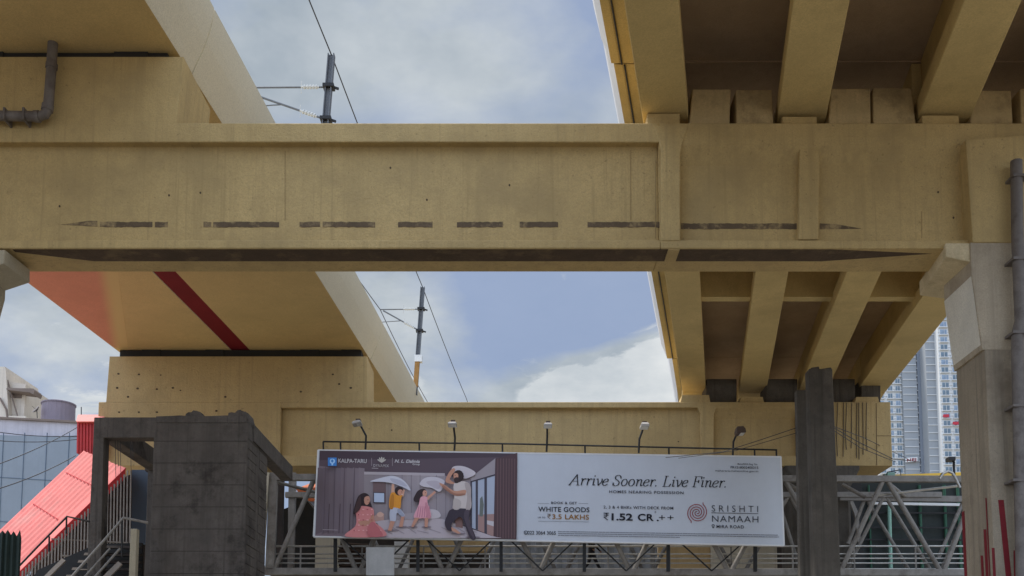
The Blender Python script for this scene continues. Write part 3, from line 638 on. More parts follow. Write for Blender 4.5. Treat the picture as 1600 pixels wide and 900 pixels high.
pp([(1228, 290), (1420, 236), (1415, 720), (1228, 645)], (158, 166, 182)); pp([(1285, 545), (1415, 540), (1415, 720), (1285, 672)], (150, 120, 116)); pp([(1300, 420), (1318, 400), (1330, 470), (1322, 560), (1295, 560)], (98, 104, 100))
pp([(1355, 590), (1415, 600), (1415, 640), (1355, 620)], (182, 176, 180))
for x0, x1, yt, yb in ((1226, 1238, 288, 650), (1266, 1284, 276, 660), (1334, 1354, 256, 690)): pp([(x0, yt), (x1, yt - 4), (x1, yb + 6), (x0, yb)], (64, 60, 70))
pp([(1228, 284), (1420, 228), (1420, 240), (1228, 294)], (60, 56, 66)); pp([(1228, 645), (1405, 716), (1405, 730), (1228, 655)], (58, 48, 54))
pp([(1420, 108), (1592, 62), (1585, 738), (1405, 728)], (74, 54, 58))
for x in range(1436, 1585, 22): pp([(x, 108), (x + 7, 106), (x + 4, 732), (x - 4, 732)], (94, 72, 74))
smoothpoly([(480, 600), (700, 575), (960, 572), (1120, 620), (1390, 712), (1380, 728), (300, 722), (330, 690), (500, 625)], (172, 162, 168))
for k in range(9): pp([(430 + 95 * k, 620 + (k * 37) % 50), (520 + 95 * k, 640 + (k * 53) % 55), (515 + 95 * k, 646 + (k * 53) % 55), (428 + 95 * k, 625 + (k * 37) % 50)], (146, 136, 143))
smoothpoly([(800, 520), (880, 500), (970, 515), (980, 570), (800, 575)], (184, 176, 180)); pp([(640, 545), (790, 530), (795, 580), (640, 585)], (156, 147, 153))
pp([(1100, 560), (1165, 560), (1165, 650), (1110, 640)], (120, 92, 88))
smoothpoly([(440, 285), (560, 250), (625, 243), (690, 268), (735, 312), (757, 358), (700, 332), (620, 302), (540, 290)], (188, 188, 199)); smoothpoly([(600, 262), (680, 278), (730, 322), (690, 318), (620, 292)], (168, 168, 182))
smoothpoly([(828, 300), (868, 260), (940, 250), (1012, 272), (1022, 300), (988, 366), (925, 338), (850, 324)], (186, 180, 188)); smoothpoly([(880, 290), (950, 280), (995, 305), (975, 345), (920, 325)], (170, 162, 171))
smoothpoly([(1082, 205), (1098, 168), (1180, 170), (1265, 216), (1230, 250), (1160, 262)], (186, 178, 182))
for x, y, w_ in ((400, 716, 190), (610, 668, 60), (690, 642, 50), (775, 642, 40), (882, 642, 40), (1130, 694, 60), (1245, 722, 60)): circ(x, y, w_, 8, (126, 115, 122), 10)
# woman sitting
smoothpoly([(310, 540), (330, 450), (352, 398), (395, 376), (432, 394), (442, 440), (462, 505), (445, 525), (400, 520), (350, 520)], (42, 29, 31))
smoothpoly([(398, 412), (432, 402), (440, 440), (420, 470), (398, 455)], (186, 136, 116))
smoothpoly([(328, 500), (372, 478), (440, 486), (470, 510), (478, 600), (540, 655), (552, 716), (250, 716), (322, 640), (335, 580)], (198, 124, 124))
smoothpoly([(350, 600), (430, 585), (458, 545), (470, 555), (462, 610), (385, 636)], (178, 128, 108))
for k in range(46):
    x = 290 + (k * 67) % 235; y = 505 + (k * 41) % 205
    if (x < 340 and y < 640) or (x > 470 and y < 630): continue
    circ(x, y, 8, 5, (218, 164, 164) if k % 3 else (168, 82, 90), 6)
smoothpoly([(318, 530), (340, 440), (366, 400), (372, 470), (352, 515)], (62, 44, 44)); circ(424, 430, 4, 3, (60, 36, 34), 6); pp([(424, 452), (436, 450), (434, 456)], (150, 70, 70))
smoothpoly([(455, 600), (500, 640), (540, 712), (440, 716), (420, 660)], (176, 98, 102))
# boy
pp([(611, 305), (630, 308), (634, 392), (604, 392)], (196, 150, 128)); pp([(697, 348), (713, 352), (702, 405), (680, 398)], (196, 150, 128))
smoothpoly([(600, 385), (640, 372), (692, 382), (684, 425), (672, 500), (594, 496)], (208, 138, 44)); circ(667, 360, 34, 36, (44, 30, 30)); circ(678, 372, 22, 24, (188, 136, 116))
smoothpoly([(602, 498), (672, 500), (712, 550), (690, 562), (652, 532), (640, 596), (598, 592)], (174, 178, 192))
pp([(600, 594), (636, 598), (608, 672), (580, 670)], (182, 132, 112)); pp([(684, 562), (711, 555), (696, 640), (666, 640)], (182, 132, 112))
smoothpoly([(604, 400), (628, 395), (622, 494), (598, 492)], (176, 112, 36)); smoothpoly([(655, 505), (672, 502), (708, 552), (692, 560), (660, 530)], (146, 150, 168)); circ(688, 368, 4, 3, (50, 32, 30), 6); pp([(684, 386), (698, 384), (692, 390)], (230, 216, 210))
# girl
smoothpoly([(780, 425), (812, 362), (855, 343), (880, 360), (850, 395), (838, 440), (800, 448)], (46, 32, 34)); circ(869, 378, 18, 24, (190, 140, 122))
pp([(880, 412), (945, 360), (956, 372), (892, 432)], (188, 138, 118)); smoothpoly([(838, 408), (886, 408), (890, 452), (918, 562), (850, 574), (782, 566), (820, 472)], (208, 150, 162))
for k in range(6): pp([(820 + k * 16, 480), (826 + k * 16, 480), (812 + k * 19, 566), (804 + k * 19, 566)], (182, 116, 134))
pp([(790, 568), (826, 570), (780, 642), (762, 640)], (182, 132, 112)); pp([(868, 572), (896, 570), (890, 644), (868, 642)], (182, 132, 112))
circ(874, 374, 3, 3, (50, 32, 30), 6); smoothpoly([(884, 455), (916, 560), (890, 568), (872, 470)], (186, 124, 138))
# man
smoothpoly([(1030, 285), (1058, 215), (1092, 182), (1106, 198), (1078, 240), (1066, 272), (1104, 300), (1080, 306)], (176, 128, 106))
smoothpoly([(1096, 305), (1165, 284), (1222, 312), (1230, 400), (1220, 508), (1092, 502), (1100, 420)], (188, 178, 174))
smoothpoly([(984, 298), (1002, 328), (1096, 394), (1178, 392), (1186, 352), (1100, 360), (1022, 312)], (178, 130, 108))
circ(1132, 245, 42, 48, (40, 28, 28)); smoothpoly([(1095, 225), (1128, 228), (1126, 270), (1100, 280)], (182, 132, 110)); smoothpoly([(1098, 262), (1130, 255), (1135, 292), (1105, 298)], (48, 33, 32))
smoothpoly([(1080, 502), (1222, 508), (1216, 595), (1268, 726), (1222, 730), (1160, 575), (1112, 582), (1075, 632), (1110, 668), (1050, 668), (1024, 612), (1042, 555)], (50, 42, 52))
smoothpoly([(1180, 300), (1222, 312), (1230, 400), (1220, 506), (1190, 504), (1200, 400)], (160, 149, 146)); smoothpoly([(1096, 420), (1150, 440), (1140, 500), (1092, 500)], (170, 160, 156))
smoothpoly([(1180, 520), (1216, 512), (1214, 590), (1256, 715), (1240, 722), (1180, 590)], (70, 60, 70)); circ(1106, 240, 4, 3, (44, 28, 28), 6); smoothpoly([(1020, 318), (1096, 376), (1178, 380), (1178, 392), (1096, 394), (1010, 330)], (146, 102, 84))
pp([(1075, 640), (1112, 660), (1152, 690), (1130, 696), (1080, 672)], (178, 132, 112))
# sponsor marks
pp([(112, 100), (180, 100), (180, 165), (112, 165)], (58, 120, 190)); circ(146, 128, 22, 20, (150, 190, 226)); pp([(141, 120), (151, 120), (153, 160), (139, 160)], (150, 190, 226)); circ(146, 126, 9, 12, (58, 120, 190)); pp([(125, 100), (127, 100), (127, 165), (125, 165)], (40, 98, 170))
for x in (452, 614): pp([(x, 102), (x + 3, 102), (x + 3, 165), (x, 165)], (150, 140, 146))
for k in range(5):
    a = -math.pi / 2 + (k - 2) * .55
    smoothpoly([(532, 140), (532 + 26 * math.cos(a - .22), 132 + 26 * math.sin(a - .22)), (532 + 38 * math.cos(a), 132 + 38 * math.sin(a)), (532 + 26 * math.cos(a + .22), 132 + 26 * math.sin(a + .22))], (172, 168, 160))
pp([(455, 180), (505, 182), (505, 186), (455, 184)], (168, 160, 162)); pp([(70, 660), (188, 664), (188, 668), (70, 664)], (150, 140, 146))
pr.build('photo_print')
# lettering
DSL = .0165                                           # fall of the printed lines across the board
def glyph_mesh(text, bold=0.0, shear=0.0, space=1.0):
    cu = bpy.data.curves.new('letters', 'FONT'); cu.body = text; cu.size = 1; cu.offset = bold; cu.shear = shear; cu.space_character = space; cu.resolution_u = 4
    ob = bpy.data.objects.new('letters', cu); COL.objects.link(ob)
    dg = bpy.context.evaluated_depsgraph_get(); me = bpy.data.meshes.new_from_object(ob.evaluated_get(dg))
    v = [(p.co.x, p.co.y) for p in me.vertices]; f = [list(p.vertices) for p in me.polygons]
    bpy.data.objects.remove(ob); bpy.data.curves.remove(cu); bpy.data.meshes.remove(me); return v, f
def put(mb, v, f, x0, x1, yb, cap, m=0, d=.02, capu=None, base=0.0):
    xs = [p[0] for p in v]; ys = [p[1] for p in v]; u0, u1 = min(xs), max(xs)
    capu = capu or max(ys)
    mb.add([BP(x0 + (x - u0) / (u1 - u0) * (x1 - x0), yb - (y - base) / (capu - base) * cap + DSL * ((x - u0) / (u1 - u0) * (x1 - x0)), d) for x, y in v], f, m)
def word_groups(v, f, gap):
    fs = sorted(f, key=lambda q: min(v[i][0] for i in q)); groups = []; right = -9
    for q in fs:
        x0, x1 = min(v[i][0] for i in q), max(v[i][0] for i in q)
        if not groups or x0 > right + gap: groups.append([])
        groups[-1].append(q); right = max(right, x1) if groups[-1][:-1] else x1
    return groups
def words(name, rows, rgb):
    for text, x0, x1, yb, cap, bold, shear, sp in rows:
        v, f = glyph_mesh(text, bold, shear, sp); cv, _ = glyph_mesh('H', bold); tall = MB()
        put(tall, v, f, x0, x1, yb, cap, 0, .022, max(p[1] for p in cv))
        for fs in word_groups(v, f, .2 if sp < 1.5 else 9):
            used = sorted({i for q in fs for i in q}); ix = {k: n for n, k in enumerate(used)}
            mb = MB(); mb.add([tall.v[i] for i in used], [[ix[i] for i in q] for q in fs]); mb.build('lettering', flat(*rgb, name='ink_' + name), board)
INK = (30, 31, 42)
words('sponsor_name', [('KALPA-TARU', 528.5, 573, 722.6, 6.0, .02, 0, 1.0), ('DYNAMIX', 583.5, 607.5, 729.5, 4.2, 0, 0, 1.1), ('N. L. Dalmia', 616.5, 656, 722.6, 4.8, .03, .3, 1.0), ('Group', 644.5, 655.8, 726.6, 3.0, .02, 0, 1)], (205, 200, 202))
words('small_capitals', [('HOMES NEARING POSSESSION', 952, 1068, 770.2, 4.2, .012, 0, 1.15), ('BOOK & GET', 861, 901.5, 787.2, 3.6, .015, 0, 1.1), ('2, 3 & 4 BHKs WITH DECK FROM', 943, 1052, 794.4, 4.4, .012, 0, 1.1), ('MIRA ROAD', 1119.5, 1162.5, 825, 4.8, .012, 0, 1.1),
                         ('UP TO', 840.5, 852, 809.6, 2.4, .01, 0, 1.1), ('022 3064 3065', 824, 868.5, 834.8, 5.4, .012, 0, 1.0)], (48, 48, 58))
words('white_goods_line', [('WHITE GOODS', 841, 921, 799, 7.4, .014, 0, 1.05)], INK)
words('lakhs_line', [('3.5 LAKHS', 863, 920.3, 810.8, 7.4, .02, 0, 1.05)], (150, 108, 52))
words('price_line', [('1.52', 955.5, 988.5, 812.6, 10.6, .028, 0, 1.0), ('CR', 996.5, 1021.5, 813.2, 10.4, .028, 0, 1.05), ('.', 1026.2, 1029.2, 813.8, 10, .03, 0, 1), ('++', 1029.5, 1052.5, 813.6, 10, -.005, 0, 1.1), ('*', 1022.6, 1025.2, 804.5, 6, 0, 0, 1)], (24, 25, 38))
words('project_name', [('SRISHTI', 1112, 1184.5, 799.2, 9.8, -.006, 0, 1.6), ('NAMAAH', 1112.5, 1185, 815.2, 9.6, -.004, 0, 1.15)], (52, 56, 66))
words('registration_text', [('MahaRERA Reg. No.', 1152.5, 1184, 726.2, 2.6, .004, 0, 1), ('PR1218002400315', 1141.5, 1184.8, 731.8, 3.6, .012, 0, 1), ('maharera.mahaonline.gov.in', 1117.5, 1184.6, 736.6, 2.8, .006, 0, 1)], (62, 66, 78))
# rupee signs, rule, map pin, phone mark, fine print, spiral: strokes of ink
def stroke(mb, pts, wd, thin=None, m=0, d=.022):
    for (a, c) in zip(pts[:-1], pts[1:]):
        dx, dy = c[0] - a[0], c[1] - a[1]; ln = math.hypot(dx, dy)
        if ln < 1e-6: continue
        k = abs(dy) / ln; wq = wd if thin is None else thin + (wd - thin) * k ** 1.3
        nx, ny = -dy / ln * wq / 2, dx / ln * wq / 2; ex, ey = dx / ln * wq * .2, dy / ln * wq * .2
        mb.add([BP(a[0] - ex + nx, a[1] - ey + ny, d), BP(c[0] + ex + nx, c[1] + ey + ny, d), BP(c[0] + ex - nx, c[1] + ey - ny, d), BP(a[0] - ex - nx, a[1] - ey - ny, d)], [(0, 1, 2, 3)], m)
def rupee(mb, x, y, h, wd):
    k = h / 10
    stroke(mb, [(x, y - 10 * k), (x + 7 * k, y - 10 * k)], wd); stroke(mb, [(x, y - 7.2 * k), (x + 7 * k, y - 7.2 * k)], wd)
    arc = [(x + 2 * k + 2.7 * k * math.sin(t), y - 7.2 * k - 2.7 * k * math.cos(t)) for t in [i * math.pi / 8 for i in range(9)]]
    stroke(mb, arc + [(x, y - 4.5 * k), (x + 5.6 * k, y)], wd)
mb = MB(); rupee(mb, 943.5, 812.4, 10.6, 1.25); mb.build('rupee_mark', flat(34, 35, 46), board)
mb = MB(); stroke(mb, [(1111.5, 801.2), (1184.5, 802.6)], .8); mb.build('rule_line', flat(34, 35, 46), board)
mb = MB()
stroke(mb, [(1112.4, 820.6), (1114.2, 819.6), (1116, 820.6), (1115.6, 822.4), (1114.2, 825.2), (1112.8, 822.4), (1112.4, 820.6)], 1.0); mb.build('map_pin_mark', flat(34, 35, 46), board)
mb = MB()
stroke(mb, [(821.5 - 2.6 * math.cos(t * .52), 832.2 + 2.9 * math.sin(t * .52)) for t in range(13)], .8); stroke(mb, [(820.4, 830.6), (820.8, 832.8), (822.6, 834)], .9); mb.build('phone_mark', flat(34, 35, 46), board)
mb = MB()
for x0, x1 in ((840, 858), (904, 919)): stroke(mb, [(x0, 786.4), (x1, 786.8)], .35)
stroke(mb, [(841, 814.2), (920, 815.6)], .35); mb.build('rule_line', flat(34, 35, 46), board)
mb = MB(); rupee(mb, 855.5, 810.6, 7.4, .8); mb.build('lakhs_rupee_mark', flat(120, 92, 60), board)
mb = MB()
for r_, (y0, ls, xe) in enumerate(((830.4, 872, 1216), (833.4, 872, 1217), (836.4, 872, 1062))):
    x = ls
    while x < xe:
        l_ = random.uniform(2.0, 7.0); stroke(mb, [(x, y0 + DSL * (x - ls)), (min(x + l_, xe), y0 + DSL * (min(x + l_, xe) - ls))], 1.1); x += l_ + random.uniform(.5, 1.1)
mb.build('fine_print', flat(128, 131, 140), board)
mb = MB()
for arm in (0, math.pi):
    pts = []
    for i in range(121):
        t = i / 120; a = -math.pi / 2 + arm + t * 2 * math.pi * 1.9 * -1 + math.pi
        r_ = 1.2 + 14.6 * t; pts.append((1089.2 + r_ * math.cos(a), 801 + r_ * math.sin(a)))
    e = pts[-1]; pts.append((e[0] + (2.5 if e[0] < 1089 else -2.5) * 0, e[1] + (3.0 if e[1] > 801 else -3.0)))
    stroke(mb, pts, 1.25)
mb.build('spiral_emblem', flat(158, 66, 74), board)
# italic headline, drawn as broad-nib pen strokes
GL = {'A': ([[(.03, 0), (.36, .68)], [(.36, .69), (.56, 0)], [(.15, .25), (.48, .25)], [(-.05, 0), (.12, 0)], [(.45, 0), (.66, 0)]], .66),
      'r': ([[(.02, .40), (.10, .43)], [(.11, .43), (.11, 0)], [(.11, .24), (.17, .36), (.25, .43), (.33, .42)], [(.29, .42), (.32, .38)]], .36),
      'i': ([[(.02, .40), (.10, .43)], [(.11, .43), (.11, .07), (.15, .01), (.22, .05)], [(.11, .58), (.11, .64)]], .25),
      'v': ([[(.0, .40), (.07, .43)], [(.08, .43), (.19, 0)], [(.19, 0), (.33, .2), (.36, .36), (.33, .43)]], .40),
      'e': ([[(.06, .21), (.26, .25), (.33, .32), (.31, .40), (.23, .435), (.13, .39), (.06, .28), (.04, .17), (.07, .06), (.16, .0), (.25, .02), (.34, .10)]], .40),
      'S': ([[(.45, .48), (.44, .60)], [(.43, .56), (.36, .66), (.26, .69), (.14, .64), (.10, .54), (.15, .44), (.27, .36), (.38, .27), (.41, .16), (.36, .05), (.24, -.01), (.12, .03), (.06, .13)], [(.05, .18), (.05, .03)]], .52),
      'o': ([[(.21 + .165 * math.cos(t * math.pi / 8), .215 + .22 * math.sin(t * math.pi / 8)) for t in range(17)]], .45),
      'n': ([[(.02, .40), (.10, .43)], [(.11, .43), (.11, 0)], [(.11, .25), (.18, .37), (.27, .435), (.34, .40), (.35, .3), (.35, .07), (.39, .01), (.46, .06)]], .48),
      'L': ([[(.14, .68), (.14, 0)], [(.04, 0), (.46, 0)], [(.46, 0), (.52, .17)], [(.05, .68), (.28, .68)]], .56),
      'F': ([[(.14, .68), (.14, 0)], [(.05, .68), (.50, .68)], [(.50, .68), (.50, .53)], [(.14, .36), (.36, .36)], [(.36, .28), (.36, .44)], [(.04, 0), (.28, 0)]], .52),
      '.': ([[(.07, .0), (.07, .065)]], .2), ' ': ([], .24)}
adv = 0; strokes = []; wordno = []; wn = 0
for chx in 'Arrive Sooner. Live Finer.':
    ps, a_ = GL[chx]
    wn += chx == ' '
    for p in ps:
        wordno.append(wn); strokes.append([(adv + x + .24 * y, y) for x, y in p])
    adv += a_
x0h, x1h, ybh, caph = 887.5, 1133.0, 757.6, 16.2
umax = max(x for p in strokes for x, y in p); umin = min(x for p in strokes for x, y in p)
mbs = [MB() for _ in range(wn + 1)]
for p, wq_ in zip(strokes, wordno):
    mb = mbs[wq_]
    q = p
    if len(p) > 2:
        q = []
        for i in range(len(p) - 1):
            a0, a1, a2, a3 = p[max(i - 1, 0)], p[i], p[i + 1], p[min(i + 2, len(p) - 1)]
            for k in range(3):
                t = k / 3; q.append(tuple(.5 * (2 * a1[j] + (a2[j] - a0[j]) * t + (2 * a0[j] - 5 * a1[j] + 4 * a2[j] - a3[j]) * t * t + (3 * a1[j] - a0[j] - 3 * a2[j] + a3[j]) * t ** 3) for j in (0, 1)))
        q.append(p[-1])
    pix = []
    for x, y in q:
        X_ = x0h + (x - umin) / (umax - umin) * (x1h - x0h); pix.append((X_, ybh - y / .68 * caph + DSL * (X_ - x0h)))
    stroke(mb, pix, 1.75, .7)
for mb in mbs: mb.build('headline_word', flat(28, 30, 40), board)
# rail over the board, posts behind it
s = MB(); YR = YB + .45
s.tube([W(505, 690, YR), W(800, 693.5, YR), W(1214, 703, YR)], .03, 8); s.build('top_rail', P_BLK, board)
for px in (505, 532, 655, 785, 914, 1045, 1179, 1213):
    s = MB(); yt = 690 + (px - 505) * .0175; s.tube([W(px, yt, YR), W(px + .5, yt + 22, YR)], .03, 8); s.build('rail_post', P_BLK, board)
for px in (524, 653, 783, 913, 1044, 1180):
    s = MB(); s.bar(W(px, 716, YB + .3), W(px, 893, YB + .02), .11, .11); s.build('support_post', P_BLK, board)
for a, c in ((524, 653), (653, 783), (783, 913), (913, 1044), (1044, 1180)):
    s = MB(); up = a if (a // 130) % 2 else c; dn = c if up == a else a
    for u, v in ((a, (a + c) / 2), (c, (a + c) / 2)): s.bar(W(u + (8 if u == a else -8), 838, YB + .2), W(v, 892, YB + .2), .045, .045)
    s.build('support_brace', P_BLK, board)
# floodlights standing on the rail of the board
def flood(px, head, tone, label, yb):
    t = thing('floodlight', label, 'lamp', W(px, yb, YR), 'floodlights over the billboard')
    pts = head['pts']; s = MB(); s.tube([W(x, y, YR - .02) for x, y in pts], .035, 8); s.build('arm', P_BLK, t)
    hx, hy = head['head']; p = W(hx, hy, YR - .35); ti = head.get('tilt', 0)
    s = MB(); wq, hq = head.get('size', (.15, .055))
    ring = lambda z, k: [p + Vector((math.cos(ti) * sx_ * wq * k - math.sin(ti) * z, sy_ * .22 * k, math.sin(ti) * sx_ * wq * k + z)) for sx_, sy_ in ((-1, -1), (1, -1), (1, 1), (-1, 1))]
    s.loft([ring(-hq, 1.0), ring(0, 1.0), ring(hq * .9, .72)]); s.build('housing', tone, t, 0.01)
    s = MB(); s.box(p.x - .06, p.x + .09, p.y + .05, p.y + .36, p.z + .02, p.z + .17); s.build('bracket', P_LAMPB, t)
    s = MB(); s.poly([p + Vector((sx_ * wq * .9, sy_ * .2, -hq - .004)) for sx_, sy_ in ((-1, -1), (-1, 1), (1, 1), (1, -1))]); s.build('lens', P_PLATE, t)
flood(571, dict(pts=[(571, 702), (572, 681), (563, 664)], head=(558, 661), tilt=.2), P_LAMP, 'floodlight whose bent arm holds a pale head over the blue logo', 702)
flood(710, dict(pts=[(710, 704), (711, 684), (709, 668)], head=(707, 663), size=(.15, .05)), P_LAMP, 'floodlight over the dark end of the bedroom print, pale head with dark box', 704)
flood(854, dict(pts=[(854, 706), (855, 683), (855, 662)], head=(856, 664.5), size=(.14, .05)), P_LAMP, 'small floodlight on a straight upright arm over the white panel', 706)
flood(998, dict(pts=[(998, 708), (999, 686), (1004, 672), (1005, 660)], head=(1007, 665), size=(.14, .08)), P_LAMP, 'floodlight with a crooked arm over the end of the headline', 708)
flood(1145, dict(pts=[(1145, 711), (1146, 690), (1152, 676), (1155, 668)], head=(1156, 673), size=(.15, .12), tilt=.15), P_LAMPB, 'floodlight with a brown box head over the registration text', 711)
# plain white plate hung on the skywalk below the print
s = MB(); s.front([(572, 855), (616, 855), (616, 899), (572, 899)], YB - .35, YB - .31); tag(s.build('notice_plate', P_NOTICE), 'square white plate hung below the billboard on the skywalk edge', 'sign')

# ------------------------------------------------------------------ skywalk
YS = YB + .55; YS2 = YS + 2.6
sw = thing('skywalk', 'steel tube truss footbridge crossing behind the billboard', 'footbridge', W(960, 893, YS))
def chord(y0, Y, x0=418, x1=1516, wz=.22, wx=.22, nm='chord', m=P_TUBE):
    s = MB(); s.bar(W(x0, y0, Y), W(x1, y0 + 3 if y0 < 800 else y0 + 2, Y), wz, wx); return s.build(nm, m, sw, 0.015)
chord(746, YS, 420, 1516, .22, .22); chord(893, YS, 408, 1520, .24, .2)
z_t, z_b = W(900, 749, YS).z, W(900, 893, YS).z
s = MB(); a, c = W(420, 749, YS), W(1520, 749, YS); s.box(a.x, c.x, YS2 - .1, YS2 + .1, z_t - .1, z_t + .1); s.build('chord', P_TUBE, sw, .015)
s = MB(); s.box(a.x, c.x, YS2 - .1, YS2 + .1, z_b - .12, z_b + .1); s.build('chord', P_TUBE, sw, .015)
s = MB(); s.box(a.x, c.x, YS + .12, YS2 - .12, z_b - .08, z_b + .02); s.build('walkway_slab', P_POST, sw)
botX = [560, 695, 841, 987, 1140, 1311, 1472]
def diag(p, q, Y, r=.085):
    s = MB(); s.tube([Vector((p.x, Y, p.z)), Vector((q.x, Y, q.z))], r, 10); s.build('diagonal', P_TUBE, sw, smooth=True)
apX = [492, 628, 768, 914, 1062, 1224, 1384, 1532]
diag(W(492, 746, YS), W(428, 891, YS), YS)
for i, bx in enumerate(botX):
    for ax in (apX[i] + 2, apX[i + 1] - 4): 
        diag(W(ax, 750, YS), W(bx + (3 if ax > bx else -3), 892, YS), YS)
for i, bx in enumerate(botX):                          # the rear truss, half a panel out of step
    for ax in (apX[i], apX[i + 1]):
        pa, pb = W(ax, 750, YS), W(bx, 892, YS); off = .9
        diag(Vector((pa.x + off, 0, z_t)), Vector((pb.x + off, 0, z_b)), YS2, .07)
for i, px in enumerate((424, 494, 628, 768, 914, 1062, 1224, 1384)):
    p = W(px, 749, YS); s = MB(); q = W(px + 75, 749, YS)
    s.tube([Vector((p.x, YS, z_t - .05)), Vector((q.x, YS2, z_t - .05))], .06, 8); s.build('roof_brace', P_TUBE, sw, smooth=True)
for py in (853.5, 865.5, 872.5, 880, 889):
    for Y in (YS + .2, YS2 - .2):
        p, q = W(420, py, Y), W(1518, py, Y)
        s = MB(); s.tube([p, q], .026 if py > 856 else .034, 8); s.build('hand_rail', P_RAIL if True else P_BLK, sw, smooth=True)
for px in range(470, 1520, 96):
    for Y in (YS + .2, YS2 - .2):
        s = MB(); p = W(px, 853, Y); s.bar(p, Vector((p.x, Y, z_b)), .05, .05); s.build('rail_post', P_TUBE, sw)
s = MB(); s.bar(W(1312, 777.5, YS2), W(1512, 780, YS2), .22, .1); s.build('side_beam', P_TUBE, sw, .01)
s = MB(); s.tube([W(1362, 775, YS + .3), W(1440, 766, YS + .3), W(1500, 759, YS + .3)], .045, 8); s.build('loose_brace', P_RAIL, sw)
# left end: uprights
for x0, x1, x2, x3, Y, nm, m in ((421, 433, 428, 414, YS - .1, 'end_post', P_TUBE), (451, 462, 458, 449, YS2, 'end_post', P_TUBE), (434, 443, 440, 432, YS + 1.2, 'end_post', P_STEP), (411, 420, 412, 405, YS - .2, 'light_strip', P_CRWALL)):
    s = MB(); s.front([(x0, 738), (x1, 738), (x2, 890 if m != P_CRWALL else 852), (x3, 890 if m != P_CRWALL else 852)], Y, Y + .22); s.build(nm, m, sw, .01)
for p, q, Y in (((1316, 757), (1352, 777), YS + .5), ((1352, 777), (1424, 897), YS2 + .1), ((1351, 779), (1325, 850), YS2 + .1), ((1505, 784), (1466, 872), YS2 + .1), ((1230, 755), (1262, 778), YS + .5), ((1222, 800), (1250, 890), YS2 + .1)):
    s = MB(); s.tube([W(*p, Y), W(*q, Y)], .07, 8); s.build('diagonal', P_TUBE, sw, smooth=True)
# walking person
def person(loc, label):
    t = thing('person', label, 'person', loc)
    me = bpy.data.meshes.new('body'); V = []; R = []; E_ = []
    def vtx(p, r): V.append(p); R.append(r); return len(V) - 1
    pel = vtx((0, 0, .93), .14); ch_ = vtx((.03, 0, 1.2), .15); sh = vtx((.06, 0, 1.42), .13); nk = vtx((.08, 0, 1.5), .06); hd = vtx((.11, 0, 1.62), .095); tp = vtx((.12, 0, 1.72), .075)
    E_ += [(pel, ch_), (ch_, sh), (sh, nk), (nk, hd), (hd, tp)]
    for sy, kx, fx in ((-.09, .16, .36), (.09, -.08, -.34)):
        h_ = vtx((0, sy, .87), .1); k_ = vtx((kx, sy, .48), .065); a_ = vtx((fx if fx > 0 else fx, sy, .09 if fx > 0 else .13), .042); to = vtx((fx + .16, sy, .04), .035)
        E_ += [(pel, h_), (h_, k_), (k_, a_), (a_, to)]
    for sy, ex, hx in ((-.2, -.12, .04), (.2, .12, .32)):
        s_ = vtx((.05, sy, 1.38), .06); e_ = vtx((ex, sy * 1.15, 1.12), .045); w_ = vtx((hx, sy * 1.15, .92), .032); hnd = vtx((hx + .06, sy * 1.15, .84), .035)
        E_ += [(sh, s_), (s_, e_), (e_, w_), (w_, hnd)]
    me.from_pydata(V, E_, []); o = bpy.data.objects.new('body', me); COL.objects.link(o); o.parent = t
    sk = o.modifiers.new('skin', 'SKIN')
    for i, sv in enumerate(me.skin_vertices[0].data): sv.radius = (R[i], R[i]); sv.use_root = (i == 0)
    sb = o.modifiers.new('smooth', 'SUBSURF'); sb.levels = 2; sb.render_levels = 2
    dg = bpy.context.evaluated_depsgraph_get(); m2 = bpy.data.meshes.new_from_object(o.evaluated_get(dg)); o.modifiers.clear(); o.data = m2
    m2.materials.clear()
    for m in (P_CLOTH, P_SKIN): m2.materials.append(m)
    for p in m2.polygons:
        p.use_smooth = True; c = p.center
        p.material_index = 1 if (c.z > 1.5 or (c.z < .9 and abs(c.y) > .17)) else 0
    s = MB(); cz = 1.68
    for i in range(6):
        for j in range(10):
            q = lambda a, b_: loc + Vector((.105 + .105 * math.sin(a) * math.cos(b_), .1 * math.sin(a) * math.sin(b_), cz + .11 * math.cos(a)))
            a0, a1 = i * .27, (i + 1) * .27; b0, b1 = j * math.pi / 5, (j + 1) * math.pi / 5
            s.add([q(a0, b0), q(a1, b0), q(a1, b1), q(a0, b1)], [(0, 1, 2, 3)])
    s.build('hair', P_HAIR, t, smooth=True)
    return t
p = W(924, 893, YS + 1.2); person(Vector((p.x, p.y, z_b + .02)), 'person in black walking on the skywalk below the white billboard')

# ------------------------------------------------------------------ behind the skywalk
def corr(name, x0, x1, y0, y1, Y, m, label, cat, pitch=.24, amp=.05):
    a, c = W(x0, y0, Y), W(x1, y1, Y); s = MB(); n = int((c.x - a.x) / pitch * 4); pts = []
    for i in range(n + 1):
        x = lerp(a.x, c.x, i / n); pts.append((x, Y + amp * (1, 0, -1, 0)[i % 4] * (1.0)))
    z1, z0 = a.z, 0.0
    fr_ = [(x, y, z1) for x, y in pts]; bk = [(x, y, z0) for x, y in pts]
    for i in range(n): s.add([fr_[i], fr_[i + 1], bk[i + 1], bk[i]], [(0, 1, 2, 3)]); s.add([(p[0], p[1] + .03, p[2]) for p in (fr_[i], fr_[i + 1], bk[i + 1], bk[i])], [(3, 2, 1, 0)])
    s.poly([*fr_, *[(p[0], p[1] + .03, p[2]) for p in fr_[::-1]]])
    return tag(s.build(name, m), label, cat)
corr('sheet_wall', 765, 1028, 770, 900, 41.5, P_CORR, 'grey corrugated sheet wall behind the skywalk and the walking person', 'wall', .42, .07)
